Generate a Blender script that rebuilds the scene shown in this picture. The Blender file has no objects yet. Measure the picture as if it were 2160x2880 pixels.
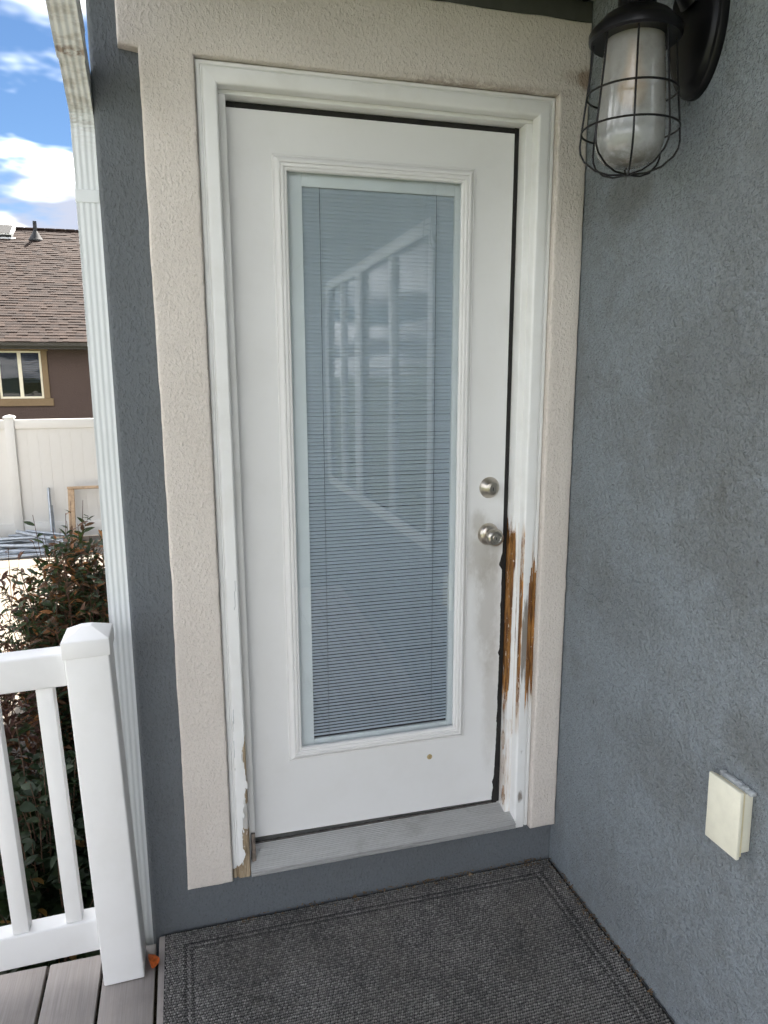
import bpy, bmesh, math, random
import numpy as np
from mathutils import Vector, Matrix, noise

# ------------------------------------------------------------------ camera
S = bpy.context.scene
R = math.radians
COL = S.collection
cam_data = bpy.data.cameras.new('camera')
cam = bpy.data.objects.new('camera', cam_data)
COL.objects.link(cam)
S.camera = cam
cam.location = (-0.0703, -1.8345, 1.5504)
yaw, pitch, roll = 0.27231, -0.19074, -0.00252
fw = Vector((math.sin(yaw) * math.cos(pitch), math.cos(yaw) * math.cos(pitch), math.sin(pitch)))
rt = Vector((math.cos(yaw), -math.sin(yaw), 0))
up = rt.cross(fw)
r2 = rt * math.cos(roll) + up * math.sin(roll)
u2 = -rt * math.sin(roll) + up * math.cos(roll)
cam.rotation_euler = Matrix((r2, u2, -fw)).transposed().to_euler()
cam_data.sensor_fit = 'VERTICAL'
cam_data.sensor_height = 24.0
cam_data.lens = 24.0 * 2022.42 / 2880.0
cam_data.clip_start = 0.02
cam_data.clip_end = 2000

# ------------------------------------------------------------------ sky, sun, exposure
SUN_EL, SUN_AZ = R(54), R(20)          # sun stands behind the house, a little to the right
sdir = Vector((math.sin(SUN_AZ) * math.cos(SUN_EL), math.cos(SUN_AZ) * math.cos(SUN_EL), math.sin(SUN_EL)))
SKY_STRENGTH = 0.05
SUN_STRENGTH = 3.0
EXPOSURE = 3.0
S.view_settings.view_transform = 'Standard'
S.view_settings.look = 'None'
S.view_settings.gamma = 1.0
S.view_settings.use_curve_mapping = False
S.view_settings.exposure = EXPOSURE
S.render.engine = 'CYCLES'
S.cycles.use_denoising = True
S.cycles.max_bounces = 7
S.cycles.diffuse_bounces = 4
S.cycles.use_adaptive_sampling = True
S.cycles.adaptive_threshold = 0.03
S.cycles.adaptive_min_samples = 16
S.cycles.transparent_max_bounces = 16
S.cycles.sample_clamp_indirect = 6.0

world = bpy.data.worlds.new('World')
S.world = world
world.use_nodes = True
wn = world.node_tree
world.cycles.sampling_method = 'MANUAL'
world.cycles.sample_map_resolution = 512
for n in list(wn.nodes):
    wn.nodes.remove(n)


class NT:
    """tiny node-tree helper"""
    def __init__(self, tree):
        self.t = tree

    def n(self, typ, ins=None, **kw):
        nd = self.t.nodes.new(typ)
        for k, v in kw.items():
            setattr(nd, k, v)
        for k, v in (ins or {}).items():
            self.set(nd.inputs[k], v)
        return nd

    def set(self, sock, v):
        if isinstance(v, bpy.types.Node):
            v = v.outputs[0]
        if isinstance(v, bpy.types.NodeSocket):
            self.t.links.new(v, sock)
        else:
            if sock.type == 'RGBA' and not hasattr(v, '__len__'):
                v = (v, v, v, 1)
            elif sock.type == 'RGBA' and len(v) == 3:
                v = (*v, 1)
            sock.default_value = v

    def math(self, op, a, b=0.0, c=0.0, clamp=False):
        nd = self.t.nodes.new('ShaderNodeMath')
        nd.operation = op
        nd.use_clamp = clamp
        self.set(nd.inputs[0], a)
        self.set(nd.inputs[1], b)
        self.set(nd.inputs[2], c)
        return nd.outputs[0]

    def mix(self, f, a, b, blend='MIX'):
        nd = self.t.nodes.new('ShaderNodeMix')
        nd.data_type = 'RGBA'
        nd.blend_type = blend
        self.set(nd.inputs[0], f)
        self.set(nd.inputs[6], a)
        self.set(nd.inputs[7], b)
        return nd.outputs[2]

    def ramp(self, f, lo, hi, a=0.0, b=1.0, smooth=True):
        nd = self.t.nodes.new('ShaderNodeMapRange')
        nd.interpolation_type = 'SMOOTHSTEP' if smooth else 'LINEAR'
        for i, v in enumerate((f, lo, hi, a, b)):
            self.set(nd.inputs[i], v)
        return nd.outputs[0]

    def noise(self, vec, scale, detail=3, rough=0.5, dist=0.0):
        nd = self.n('ShaderNodeTexNoise', {'Scale': scale, 'Detail': detail, 'Roughness': rough, 'Distortion': dist})
        if vec is not None:
            self.set(nd.inputs['Vector'], vec)
        return nd.outputs['Fac']

    def mapping(self, vec, scale=(1, 1, 1), loc=(0, 0, 0), rot=(0, 0, 0)):
        return self.n('ShaderNodeMapping', {'Vector': vec, 'Scale': scale, 'Location': loc, 'Rotation': rot}).outputs[0]


W = NT(wn)
sky = W.n('ShaderNodeTexSky', sky_type='NISHITA', sun_disc=False)
sky.sun_elevation = SUN_EL
sky.sun_rotation = SUN_AZ
sky.altitude = 1400
sky.air_density = 1.0
sky.dust_density = 0.2
sky.ozone_density = 2.5
skyc = W.n('ShaderNodeHueSaturation', {'Color': sky.outputs[0], 'Saturation': 1.12, 'Value': 0.35}).outputs[0]
tc = W.n('ShaderNodeTexCoord')
sep = W.n('ShaderNodeSeparateXYZ', {0: tc.outputs['Generated']})
zz = W.math('ADD', W.math('MAXIMUM', sep.outputs[2], 0.0), 0.12)
cx = W.math('DIVIDE', sep.outputs[0], zz)
cy = W.math('DIVIDE', sep.outputs[1], zz)
cv = W.n('ShaderNodeCombineXYZ', {0: cx, 1: cy, 2: 0.0}).outputs[0]
CLOUD_LOC = (27.427, -30.017, 7.053)
cvm = W.mapping(cv, loc=CLOUD_LOC)
c1 = W.noise(cvm, 0.55, 6, 0.60, 0.0)
mask = W.ramp(c1, 0.42, 0.52)
shade = W.ramp(W.noise(W.mapping(cv, loc=(-4.27, -0.772, 0.148)), 0.9, 4, 0.6), 0.40, 0.58)
ccol = W.mix(shade, (14.2, 14.2, 14.4), (1.70, 1.84, 2.25))
fin = W.mix(mask, skyc, ccol)
bg = W.n('ShaderNodeBackground', {'Color': fin, 'Strength': SKY_STRENGTH})
W.n('ShaderNodeOutputWorld', {'Surface': bg.outputs[0]})

sun_d = bpy.data.lights.new('sun', 'SUN')
sun_d.energy = SUN_STRENGTH
sun_d.angle = R(0.53)
sun_d.color = (1.0, 0.94, 0.86)
sun = bpy.data.objects.new('sun', sun_d)
COL.objects.link(sun)
sun.rotation_euler = (-sdir).to_track_quat('-Z', 'Y').to_euler()
sun.location = (0, 0, 12)

# ------------------------------------------------------------------ helpers
rng = random.Random(7)


def tag(o, label=None, cat=None, group=None, kind=None):
    if label:
        o['label'] = label
    if cat:
        o['category'] = cat
    if group:
        o['group'] = group
    if kind:
        o['kind'] = kind
    return o


def link(o, parent=None):
    COL.objects.link(o)
    if parent is not None:
        o.parent = parent
        if parent.type == 'EMPTY':
            o.matrix_parent_inverse = parent.matrix_basis.inverted()
        elif parent.parent is not None and parent.parent.type == 'EMPTY':
            o.matrix_parent_inverse = Matrix()
    return o


def empty(name, loc=(0, 0, 0), label=None, cat=None, group=None, kind=None):
    o = bpy.data.objects.new(name, None)
    o.location = loc
    o.empty_display_size = 0.1
    COL.objects.link(o)
    return tag(o, label, cat, group, kind)


def mesh(name, verts, faces, mat, parent=None, smooth=False, attrs=None):
    me = bpy.data.meshes.new(name)
    me.from_pydata([tuple(v) for v in verts], [], faces)
    if attrs:
        for k, vals in attrs.items():
            a = me.attributes.new(k, 'FLOAT', 'POINT')
            a.data.foreach_set('value', np.asarray(vals, dtype=np.float32))
    me.materials.append(mat)
    if smooth:
        me.polygons.foreach_set('use_smooth', [True] * len(me.polygons))
    me.update()
    return link(bpy.data.objects.new(name, me), parent)


def from_bm(name, bm, mat, parent=None, smooth=False, sharp=None):
    me = bpy.data.meshes.new(name)
    bmesh.ops.recalc_face_normals(bm, faces=bm.faces)
    bm.to_mesh(me)
    bm.free()
    me.materials.append(mat)
    if smooth:
        me.polygons.foreach_set('use_smooth', [True] * len(me.polygons))
        if sharp is not None:
            me.set_sharp_from_angle(angle=R(sharp))
    return link(bpy.data.objects.new(name, me), parent)


def bm_box(bm, lo, hi, bevel=0.0, seg=2):
    lo, hi = Vector(lo), Vector(hi)
    m = Matrix.Translation((lo + hi) / 2) @ Matrix.Diagonal((*(hi - lo), 1))
    g = bmesh.ops.create_cube(bm, size=1, matrix=m)
    if bevel > 0:
        es = list({e for v in g['verts'] for e in v.link_edges})
        bmesh.ops.bevel(bm, geom=es, offset=bevel, segments=seg, profile=0.5, affect='EDGES')


def box(name, lo, hi, mat, parent=None, bevel=0.002, seg=2, xf=None):
    bm = bmesh.new()
    bm_box(bm, lo, hi, bevel, seg)
    if xf is not None:
        bmesh.ops.transform(bm, matrix=xf, verts=bm.verts)
    return from_bm(name, bm, mat, parent, smooth=bevel > 0, sharp=35)


def extrude(name, prof, axis, a0, a1, mat, parent=None, closed=True, smooth=False, sharp=35):
    """2-D profile extruded along an axis (0,1,2) from a0 to a1; profile in the two other axes"""
    oth = [i for i in range(3) if i != axis]
    vs = []
    for a in (a0, a1):
        for p in prof:
            v = [0, 0, 0]
            v[axis] = a
            v[oth[0]], v[oth[1]] = p
            vs.append(v)
    n = len(prof)
    fs = []
    for i in range(n if closed else n - 1):
        j = (i + 1) % n
        fs.append((i, j, n + j, n + i))
    if closed:
        fs.append(tuple(range(n)))
        fs.append(tuple(range(2 * n - 1, n - 1, -1)))
    bm = bmesh.new()
    bv = [bm.verts.new(v) for v in vs]
    for f in fs:
        bm.faces.new([bv[i] for i in f])
    return from_bm(name, bm, mat, parent, smooth, sharp)


def lathe_bm(bm, prof, seg=32, centre=(0, 0, 0), axis='Z', caps=True):
    """profile [(r, h)] turned round an axis through centre"""
    c = Vector(centre)
    rings = []
    for r, h in prof:
        ring = []
        for k in range(seg):
            t = 2 * math.pi * k / seg
            a, b = r * math.cos(t), r * math.sin(t)
            p = {'Z': (a, b, h), 'Y': (a, h, b), 'X': (h, a, b)}[axis]
            ring.append(bm.verts.new(c + Vector(p)))
        rings.append(ring)
    for i in range(len(rings) - 1):
        for k in range(seg):
            j = (k + 1) % seg
            bm.faces.new((rings[i][k], rings[i][j], rings[i + 1][j], rings[i + 1][k]))
    if caps:
        if prof[0][0] > 1e-5:
            bm.faces.new(rings[0])
        if prof[-1][0] > 1e-5:
            bm.faces.new(rings[-1])


def lathe(name, prof, mat, parent=None, seg=32, centre=(0, 0, 0), axis='Z', sharp=35):
    bm = bmesh.new()
    lathe_bm(bm, prof, seg, centre, axis)
    bmesh.ops.remove_doubles(bm, verts=bm.verts, dist=1e-6)
    return from_bm(name, bm, mat, parent, True, sharp)


def tube_bm(bm, pts, rad, seg=8, closed=False):
    pts = [Vector(p) for p in pts]
    n = len(pts)
    rads = rad if hasattr(rad, '__len__') else [rad] * n
    rings = []
    ref = None
    for i, p in enumerate(pts):
        a = pts[(i - 1) % n] if (closed or i > 0) else pts[0]
        b = pts[(i + 1) % n] if (closed or i < n - 1) else pts[-1]
        t = (b - a).normalized()
        if ref is None:
            ref = t.orthogonal().normalized()
        ref = (ref - t * ref.dot(t)).normalized()
        bi = t.cross(ref)
        rings.append([bm.verts.new(p + (ref * math.cos(2 * math.pi * k / seg) + bi * math.sin(2 * math.pi * k / seg)) * rads[i]) for k in range(seg)])
    m = n if closed else n - 1
    for i in range(m):
        q = rings[(i + 1) % n]
        for k in range(seg):
            j = (k + 1) % seg
            bm.faces.new((rings[i][k], rings[i][j], q[j], q[k]))
    if not closed:
        bm.faces.new(rings[0])
        bm.faces.new(rings[-1])


def tube(name, pts, rad, mat, parent=None, seg=8, closed=False):
    bm = bmesh.new()
    tube_bm(bm, pts, rad, seg, closed)
    return from_bm(name, bm, mat, parent, True, 50)


def fbm(x, y, z=0.0, o=4):
    return noise.fractal(Vector((x, y, z)), 1.0, 2.0, o)


# ------------------------------------------------------------------ materials
MATS = {}


def material(name, build):
    if name in MATS:
        return MATS[name]
    m = bpy.data.materials.new(name)
    m.use_nodes = True
    t = m.node_tree
    for n in list(t.nodes):
        t.nodes.remove(n)
    nt = NT(t)
    out = nt.n('ShaderNodeOutputMaterial')
    nt.set(out.inputs['Surface'], build(nt))
    MATS[name] = m
    return m


def obj_co(nt):
    return nt.n('ShaderNodeTexCoord').outputs['Object']


def bump(nt, h, strength=0.3, dist=0.01, normal=None):
    nd = nt.n('ShaderNodeBump', {'Height': h, 'Strength': strength, 'Distance': dist})
    if normal is not None:
        nt.set(nd.inputs['Normal'], normal)
    return nd.outputs[0]


def pbsdf(nt, color, rough=0.5, normal=None, metallic=0.0, spec=0.5, **kw):
    ins = {'Base Color': color, 'Roughness': rough, 'Metallic': metallic, 'Specular IOR Level': spec}
    ins.update(kw)
    nd = nt.n('ShaderNodeBsdfPrincipled', ins)
    if normal is not None:
        nt.set(nd.inputs['Normal'], normal)
    return nd.outputs[0]


def stucco(name, base, dirty, grain=1.0, stretch=(1, 1, 1), extra=None, bumpd=0.006, amount=0.55, pit=0.35, rel=0.5, lite=0.25):
    def build(nt):
        co = obj_co(nt)
        cs = nt.mapping(co, scale=stretch)
        big = nt.noise(co, 2.6, 3, 0.62)
        mid = nt.noise(cs, 16, 3, 0.65)
        fine = nt.noise(cs, 170 * grain, 2, 0.6)
        lump = nt.noise(cs, 95 * grain, 2, 0.6)
        f = nt.math('MULTIPLY', nt.ramp(nt.math('ADD', nt.math('MULTIPLY', big, 0.6), nt.math('MULTIPLY', mid, 0.4)), 0.4, 0.64), amount)
        col = nt.mix(f, base, dirty)
        # small pits and grains of another tone
        col = nt.mix(nt.ramp(fine, 0.52, 0.72, 0, pit), col, [c * 0.62 for c in base])
        col = nt.mix(nt.ramp(fine, 0.27, 0.45, lite, 0), col, [min(1, c * 1.35) for c in base])
        if extra:
            col = extra(nt, co, col)
        h = nt.math('ADD', nt.math('MULTIPLY', nt.ramp(lump, 0.45, 0.72), 0.8),
                    nt.math('MULTIPLY', fine, 0.7))
        nrm = bump(nt, h, rel, bumpd)
        return pbsdf(nt, col, 0.92, nrm, spec=0.25)
    return material(name, build)


def blob(nt, co, centre, size):
    """1 at the centre of an ellipsoid, 0 at its edge"""
    v = nt.n('ShaderNodeVectorMath', {0: co, 1: centre}, operation='SUBTRACT').outputs[0]
    v = nt.n('ShaderNodeVectorMath', {0: v, 1: size}, operation='DIVIDE').outputs[0]
    l = nt.n('ShaderNodeVectorMath', {0: v}, operation='LENGTH').outputs['Value']
    return nt.math('SUBTRACT', 1.0, l, clamp=True)


def right_wall_marks(nt, co, col):
    n1 = nt.noise(nt.mapping(co, scale=(1, 1, 0.8)), 11, 6, 0.7)
    n2 = nt.noise(co, 75, 4, 0.75)
    n1 = nt.math('ADD', nt.math('MULTIPLY', n1, 0.55), nt.math('MULTIPLY', n2, 0.45))
    spots = (((1.0, -0.20, 1.97), (0.5, 0.15, 0.12), 0.5), ((1.0, -0.55, 1.50), (0.5, 0.40, 0.38), 0.38),
             ((1.0, -0.66, 1.18), (0.5, 0.30, 0.28), 0.36), ((1.0, -0.60, 1.85), (0.5, 0.32, 0.28), 0.3), ((1.0, -0.30, 0.95), (0.5, 0.3, 0.2), 0.28),
             ((1.0, -0.75, 0.80), (0.5, 0.14, 0.12), 0.35), ((1.0, -0.46, 0.62), (0.5, 0.3, 0.2), 0.25))
    for c, s, a in spots:
        b = blob(nt, co, c, s)
        col = nt.mix(nt.math('MULTIPLY', nt.ramp(nt.math('MULTIPLY', b, nt.math('SUBTRACT', n1, 0.16)), 0.08, 0.24), a), col, (0.105, 0.105, 0.095))
    # dark nicks
    v = nt.n('ShaderNodeTexVoronoi', {'Vector': nt.mapping(co, scale=(1, 1, 0.6)), 'Scale': 8.0}, feature='F1')
    col = nt.mix(nt.ramp(v.outputs['Distance'], 0.02, 0.05, 0.45, 0), col, (0.05, 0.05, 0.05))
    # two hairline cracks
    s = nt.n('ShaderNodeSeparateXYZ', {0: co})
    for y0, y1, z0, sl in ((-0.20, -0.005, 0.955, 0.10),):
        if sl < 1:
            w = nt.math('MULTIPLY', nt.math('SUBTRACT', nt.noise(co, 22, 4, 0.6), 0.5), 0.05)
            line = nt.math('ADD', nt.math('ADD', z0, nt.math('MULTIPLY', s.outputs[1], sl)), w)
            d = nt.math('ABSOLUTE', nt.math('SUBTRACT', s.outputs[2], line))
            on = nt.math('MULTIPLY', nt.ramp(d, 0.0003, 0.0014, 0.5, 0), nt.math('MULTIPLY', nt.ramp(s.outputs[1], y0, y0 + 0.01), nt.ramp(s.outputs[1], y1 - 0.01, y1, 1, 0)))
        else:
            w = nt.math('MULTIPLY', nt.math('SUBTRACT', nt.noise(co, 18, 4, 0.6), 0.5), 0.09)
            line = nt.math('ADD', -0.70, w)
            d = nt.math('ABSOLUTE', nt.math('SUBTRACT', s.outputs[1], line))
            on = nt.math('MULTIPLY', nt.ramp(d, 0.0006, 0.0018, 0.6, 0), nt.ramp(s.outputs[2], 0.50, 0.55, 1, 0))
        col = nt.mix(on, col, (0.03, 0.03, 0.03))
    return col


def beige_marks(nt, co, col):
    sp = nt.noise(co, 210, 3, 0.6)
    pk = nt.noise(nt.mapping(co, scale=(1, 1, 0.35)), 8, 4, 0.65)
    col = nt.mix(nt.math('MULTIPLY', nt.ramp(sp, 0.62, 0.72), nt.ramp(pk, 0.45, 0.65, 0.1, 0.75)), col, (0.24, 0.14, 0.09))
    # rusty grime line along the lower edge of the head trim, and in its right-hand corner
    s = nt.n('ShaderNodeSeparateXYZ', {0: co})
    edge = nt.math('MULTIPLY', nt.ramp(s.outputs[2], 2.259, 2.278, 1, 0), nt.ramp(s.outputs[2], 2.250, 2.258))
    band = nt.math('MULTIPLY', nt.math('MULTIPLY', edge, 0.42), nt.math('MULTIPLY', nt.ramp(s.outputs[0], 0.40, 0.62), nt.ramp(s.outputs[0], 0.80, 0.96, 1, 0.4)))
    col = nt.mix(nt.math('MULTIPLY', band, nt.ramp(nt.noise(co, 45, 4, 0.7), 0.36, 0.55)), col, (0.16, 0.085, 0.05))
    for c, z, a in (((0.995, 0.0, 2.30), (0.05, 0.5, 0.05), 0.6), ((0.98, 0.0, 2.30), (0.10, 0.5, 0.035), 0.3)):
        b = blob(nt, co, c, z)
        col = nt.mix(nt.math('MULTIPLY', nt.ramp(nt.math('MULTIPLY', b, nt.math('MULTIPLY', nt.noise(co, 60, 4, 0.7), 1.8)), 0.25, 0.6), a), col, (0.2, 0.12, 0.07))
    return col


GREY_SHADED = (0.122, 0.134, 0.145)  # same paint as the wing wall, shade on this side put into the tone
M_grey = stucco('grey stucco', GREY_SHADED, (0.108, 0.115, 0.120), 1.0, (1, 1, 0.62), None, 0.0045, 0.55, 0.4, 0.55)
M_wing = stucco('lit weathered grey stucco', (0.212, 0.240, 0.262), (0.170, 0.184, 0.190), 1.25, (1, 1, 1), right_wall_marks, 0.006, 0.8, 0.75, 0.8, 0.55)  # stained wing wall, its grey lifted for the light it catches
M_beige = stucco('beige stucco', (0.625, 0.578, 0.530), (0.56, 0.508, 0.46), 1.2, (1, 1, 0.75), beige_marks, 0.0035, 0.5, 0.3, 0.5)


def paint(name, col, rough=0.45, dirt=0.25, extra=None, orange=0.0):
    def build(nt):
        co = obj_co(nt)
        n1 = nt.noise(co, 7, 5, 0.65)
        c = nt.mix(nt.ramp(n1, 0.42, 0.72, 0, dirt), col, [x * y for x, y in zip(col, (0.78, 0.76, 0.71))])
        if extra:
            c = extra(nt, co, c)
        nrm = bump(nt, nt.noise(co, 60, 1), 0.06 + orange, 0.004)
        return pbsdf(nt, c, nt.ramp(n1, 0.3, 0.8, rough, rough + 0.15), nrm, spec=0.4)
    return material(name, build)


def worn(name, woodA, woodB, greyc):
    """white paint rotted through to wood where the 'rot' attribute says so"""
    def build(nt):
        co = obj_co(nt)
        rot = nt.n('ShaderNodeAttribute', attribute_name='rot').outputs['Fac']
        gr = nt.n('ShaderNodeAttribute', attribute_name='weather').outputs['Fac']
        streak = nt.noise(nt.mapping(co, scale=(1, 1, 0.13)), 150, 5, 0.7)
        streak2 = nt.noise(nt.mapping(co, scale=(1, 1, 0.09)), 80, 4, 0.6)
        grain = nt.noise(nt.mapping(co, scale=(1, 1, 0.03)), 420, 4, 0.6)
        n1 = nt.noise(co, 7, 5, 0.65)
        white = nt.mix(nt.ramp(n1, 0.42, 0.72, 0, 0.3), (0.78, 0.785, 0.775), (0.62, 0.60, 0.55))
        wood = nt.mix(nt.ramp(streak2, 0.35, 0.65), woodA, woodB)
        wood = nt.mix(nt.ramp(grain, 0.45, 0.7, 0, 0.65), wood, [c * 0.35 for c in woodA])
        wood = nt.mix(nt.ramp(nt.noise(nt.mapping(co, scale=(1, 1, 0.28)), 30, 4, 0.65), 0.48, 0.68, 0, 0.6), wood, [c * 0.5 for c in woodA])
        m = nt.ramp(nt.math('ADD', rot, nt.math('MULTIPLY', nt.math('SUBTRACT', streak, 0.5), 0.75)), 0.45, 0.62)
        chip = nt.ramp(nt.noise(nt.mapping(co, scale=(1, 1, 0.4)), 85, 3, 0.6), 0.63, 0.68)
        m = nt.math('MULTIPLY', m, nt.math('SUBTRACT', 1.0, nt.math('MULTIPLY', chip, 0.85)))
        halo = nt.ramp(nt.math('ADD', rot, nt.math('MULTIPLY', nt.math('SUBTRACT', streak, 0.5), 0.8)), 0.12, 0.56, 0, 0.55)
        g = nt.ramp(nt.math('ADD', gr, nt.math('MULTIPLY', nt.math('SUBTRACT', streak, 0.5), 1.2)), 0.35, 0.8, 0, 0.9)
        c = nt.mix(g, white, greyc)
        c = nt.mix(halo, c, (0.50, 0.36, 0.24))
        c = nt.mix(m, c, wood)
        h = nt.math('SUBTRACT', nt.math('MULTIPLY', grain, nt.math('MULTIPLY', m, 0.4)), m)
        nrm = bump(nt, h, 0.6, 0.0022)
        return pbsdf(nt, c, nt.ramp(m, 0, 1, 0.48, 0.85), nrm, spec=0.35)
    return material(name, build)


def door_marks(nt, co, c):
    """hand grime round the knob and down the lock edge"""
    sm = nt.noise(nt.mapping(co, scale=(1, 1, 0.55)), 26, 6, 0.72)
    for ctr, sz, a in (((0.77, 0.085, 1.02), (0.09, 0.5, 0.16), 0.5), ((0.79, 0.085, 0.85), (0.07, 0.5, 0.33), 0.42),
                       ((0.755, 0.085, 1.12), (0.05, 0.5, 0.06), 0.4), ((0.81, 0.085, 0.55), (0.05, 0.5, 0.35), 0.3)):
        b = blob(nt, co, ctr, sz)
        c = nt.mix(nt.math('MULTIPLY', nt.ramp(nt.math('MULTIPLY', b, sm), 0.08, 0.42), a), c, (0.30, 0.27, 0.22))
    v = nt.n('ShaderNodeTexVoronoi', {'Vector': nt.mapping(co, scale=(1, 0.2, 1)), 'Scale': 7.0}, feature='F1')
    c = nt.mix(nt.ramp(v.outputs['Distance'], 0.012, 0.03, 0.5, 0), c, (0.3, 0.27, 0.22))
    return c


M_door = paint('door paint', (0.735, 0.735, 0.728), 0.38, 0.12, door_marks)
M_white = paint('white vinyl', (0.745, 0.745, 0.74), 0.34, 0.16)
M_lite = paint('white moulded frame', (0.76, 0.755, 0.745), 0.4, 0.1)
M_jamb = paint('white trim paint', (0.77, 0.77, 0.755), 0.45, 0.3)
M_wornR = worn('rotted white casing', (0.145, 0.060, 0.020), (0.43, 0.205, 0.055), (0.19, 0.16, 0.13))
M_wornL = worn('peeling white casing', (0.26, 0.19, 0.115), (0.46, 0.37, 0.255), (0.42, 0.44, 0.44))


def gutter_marks(nt, co, c):
    s = nt.n('ShaderNodeSeparateXYZ', {0: co})
    j = nt.noise(co, 30, 4, 0.7)
    rust = nt.math('MULTIPLY', blob(nt, co, (-0.25, -0.096, 2.196), (0.08, 0.016, 0.04)), nt.ramp(j, 0.35, 0.6))
    c = nt.mix(nt.ramp(rust, 0.05, 0.6, 0, 0.75), c, (0.16, 0.075, 0.03))
    dirt = nt.math('MULTIPLY', nt.ramp(s.outputs[2], 2.02, 2.14), nt.ramp(nt.noise(nt.mapping(co, scale=(1, 1, 4)), 20, 5, 0.7), 0.4, 0.65))
    return nt.mix(nt.math('MULTIPLY', dirt, 0.5), c, (0.3, 0.26, 0.21))


M_spout = paint('white downspout metal', (0.67, 0.70, 0.705), 0.4, 0.12, gutter_marks)


def simple(name, col, rough=0.6, metallic=0.0, spec=0.5, vary=0.15, scale=20, bmp=0.1, bs=120, bd=0.002):
    def build(nt):
        co = obj_co(nt)
        n = nt.noise(co, scale, 4, 0.6)
        c = nt.mix(nt.ramp(n, 0.35, 0.7, 0, 1), [x * (1 + vary) for x in col], [x * (1 - vary) for x in col])
        return pbsdf(nt, c, rough, bump(nt, nt.noise(co, bs, 3), bmp, bd), metallic, spec)
    return material(name, build)


M_black = simple('black rubber', (0.012, 0.011, 0.010), 0.8, vary=0.4)
M_lamp = simple('black lamp enamel', (0.004, 0.004, 0.005), 0.36, spec=0.3, vary=0.2, bmp=0.05)
M_nickel = simple('satin nickel', (0.50, 0.46, 0.40), 0.28, 1.0, vary=0.12, scale=40, bmp=0.03)
M_cream = simple('yellowed cream plastic', (0.72, 0.70, 0.58), 0.45, vary=0.05, bmp=0.03)
M_cream_edge = simple('yellow plastic edge', (0.66, 0.58, 0.36), 0.5, vary=0.08, bmp=0.03)
M_caulk = simple('old grey caulk', (0.36, 0.38, 0.39), 0.8, vary=0.2, bmp=0.5, bs=60, bd=0.006)
M_putty = simple('tan filler', (0.42, 0.32, 0.16), 0.8, vary=0.25, scale=200)
M_soffit = simple('grey green soffit', (0.17, 0.175, 0.15), 0.7, vary=0.08)
M_fascia_shade = simple('dark fascia and wall shade', (0.065, 0.068, 0.06), 0.7, vary=0.1)
M_dark = simple('dark room', (0.02, 0.02, 0.02), 0.9)
M_spacer = simple('blind cassette', (0.74, 0.77, 0.765), 0.5, vary=0.02, bmp=0.02)
M_slat = simple('blind slat', (0.52, 0.585, 0.645), 0.4, vary=0.02, bmp=0.0)
M_cord = simple('blind cord', (0.12, 0.14, 0.16), 0.8)
M_shing_under = simple('roof felt', (0.05, 0.042, 0.038), 0.95)


def b_threshold(nt):
    co = obj_co(nt)
    st = nt.noise(nt.mapping(co, scale=(0.03, 1, 1)), 420, 3, 0.6)
    d = nt.noise(co, 9, 5, 0.7)
    c = nt.mix(nt.ramp(st, 0.35, 0.7), (0.52, 0.52, 0.515), (0.43, 0.43, 0.425))
    c = nt.mix(nt.ramp(d, 0.5, 0.75, 0, 0.4), c, (0.22, 0.20, 0.17))
    return pbsdf(nt, c, 0.5, bump(nt, st, 0.1, 0.001), 0.6)


M_alu = material('mill aluminium', b_threshold)


def b_deck(nt):
    co = obj_co(nt)
    inf = nt.n('ShaderNodeObjectInfo').outputs['Random']
    v = nt.mapping(co, scale=(1, 0.02, 1))
    g = nt.noise(v, 260, 4, 0.65)
    g2 = nt.noise(nt.mapping(co, scale=(1, 0.05, 1)), 55, 4, 0.6)
    d = nt.noise(co, 14, 5, 0.65)
    sp = nt.noise(co, 320, 2, 0.5)
    c = nt.mix(nt.ramp(g, 0.3, 0.7), (0.40, 0.365, 0.345), (0.31, 0.285, 0.27))
    c = nt.mix(nt.ramp(g2, 0.4, 0.7, 0, 0.4), c, (0.42, 0.37, 0.34))
    c = nt.mix(nt.ramp(d, 0.48, 0.75, 0, 0.4), c, (0.24, 0.215, 0.20))
    c = nt.mix(nt.ramp(sp, 0.66, 0.76, 0, 0.5), c, (0.18, 0.16, 0.14))
    c = nt.mix(nt.math('MULTIPLY', inf, 0.25), c, (0.34, 0.30, 0.275))
    return pbsdf(nt, c, 0.75, bump(nt, g, 0.35, 0.0012), spec=0.3)


M_deck = material('grey composite decking', b_deck)


def b_mat(nt):
    co = obj_co(nt)
    h = nt.n('ShaderNodeAttribute', attribute_name='top').outputs['Fac']
    n = nt.noise(co, 3.5, 5, 0.65)
    n2 = nt.noise(co, 160, 3, 0.6)
    lint = nt.noise(co, 700, 2, 0.5)
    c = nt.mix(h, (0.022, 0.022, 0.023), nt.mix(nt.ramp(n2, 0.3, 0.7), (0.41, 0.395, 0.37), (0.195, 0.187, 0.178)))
    c = nt.mix(nt.ramp(n, 0.45, 0.75, 0, 0.3), c, (0.14, 0.125, 0.105))
    c = nt.mix(nt.math('MULTIPLY', h, nt.ramp(lint, 0.60, 0.74, 0, 0.75)), c, (0.42, 0.42, 0.41))
    return pbsdf(nt, c, 0.85, bump(nt, n2, 0.3, 0.001), spec=0.3)


M_mat = material('woven charcoal mat', b_mat)


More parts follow.
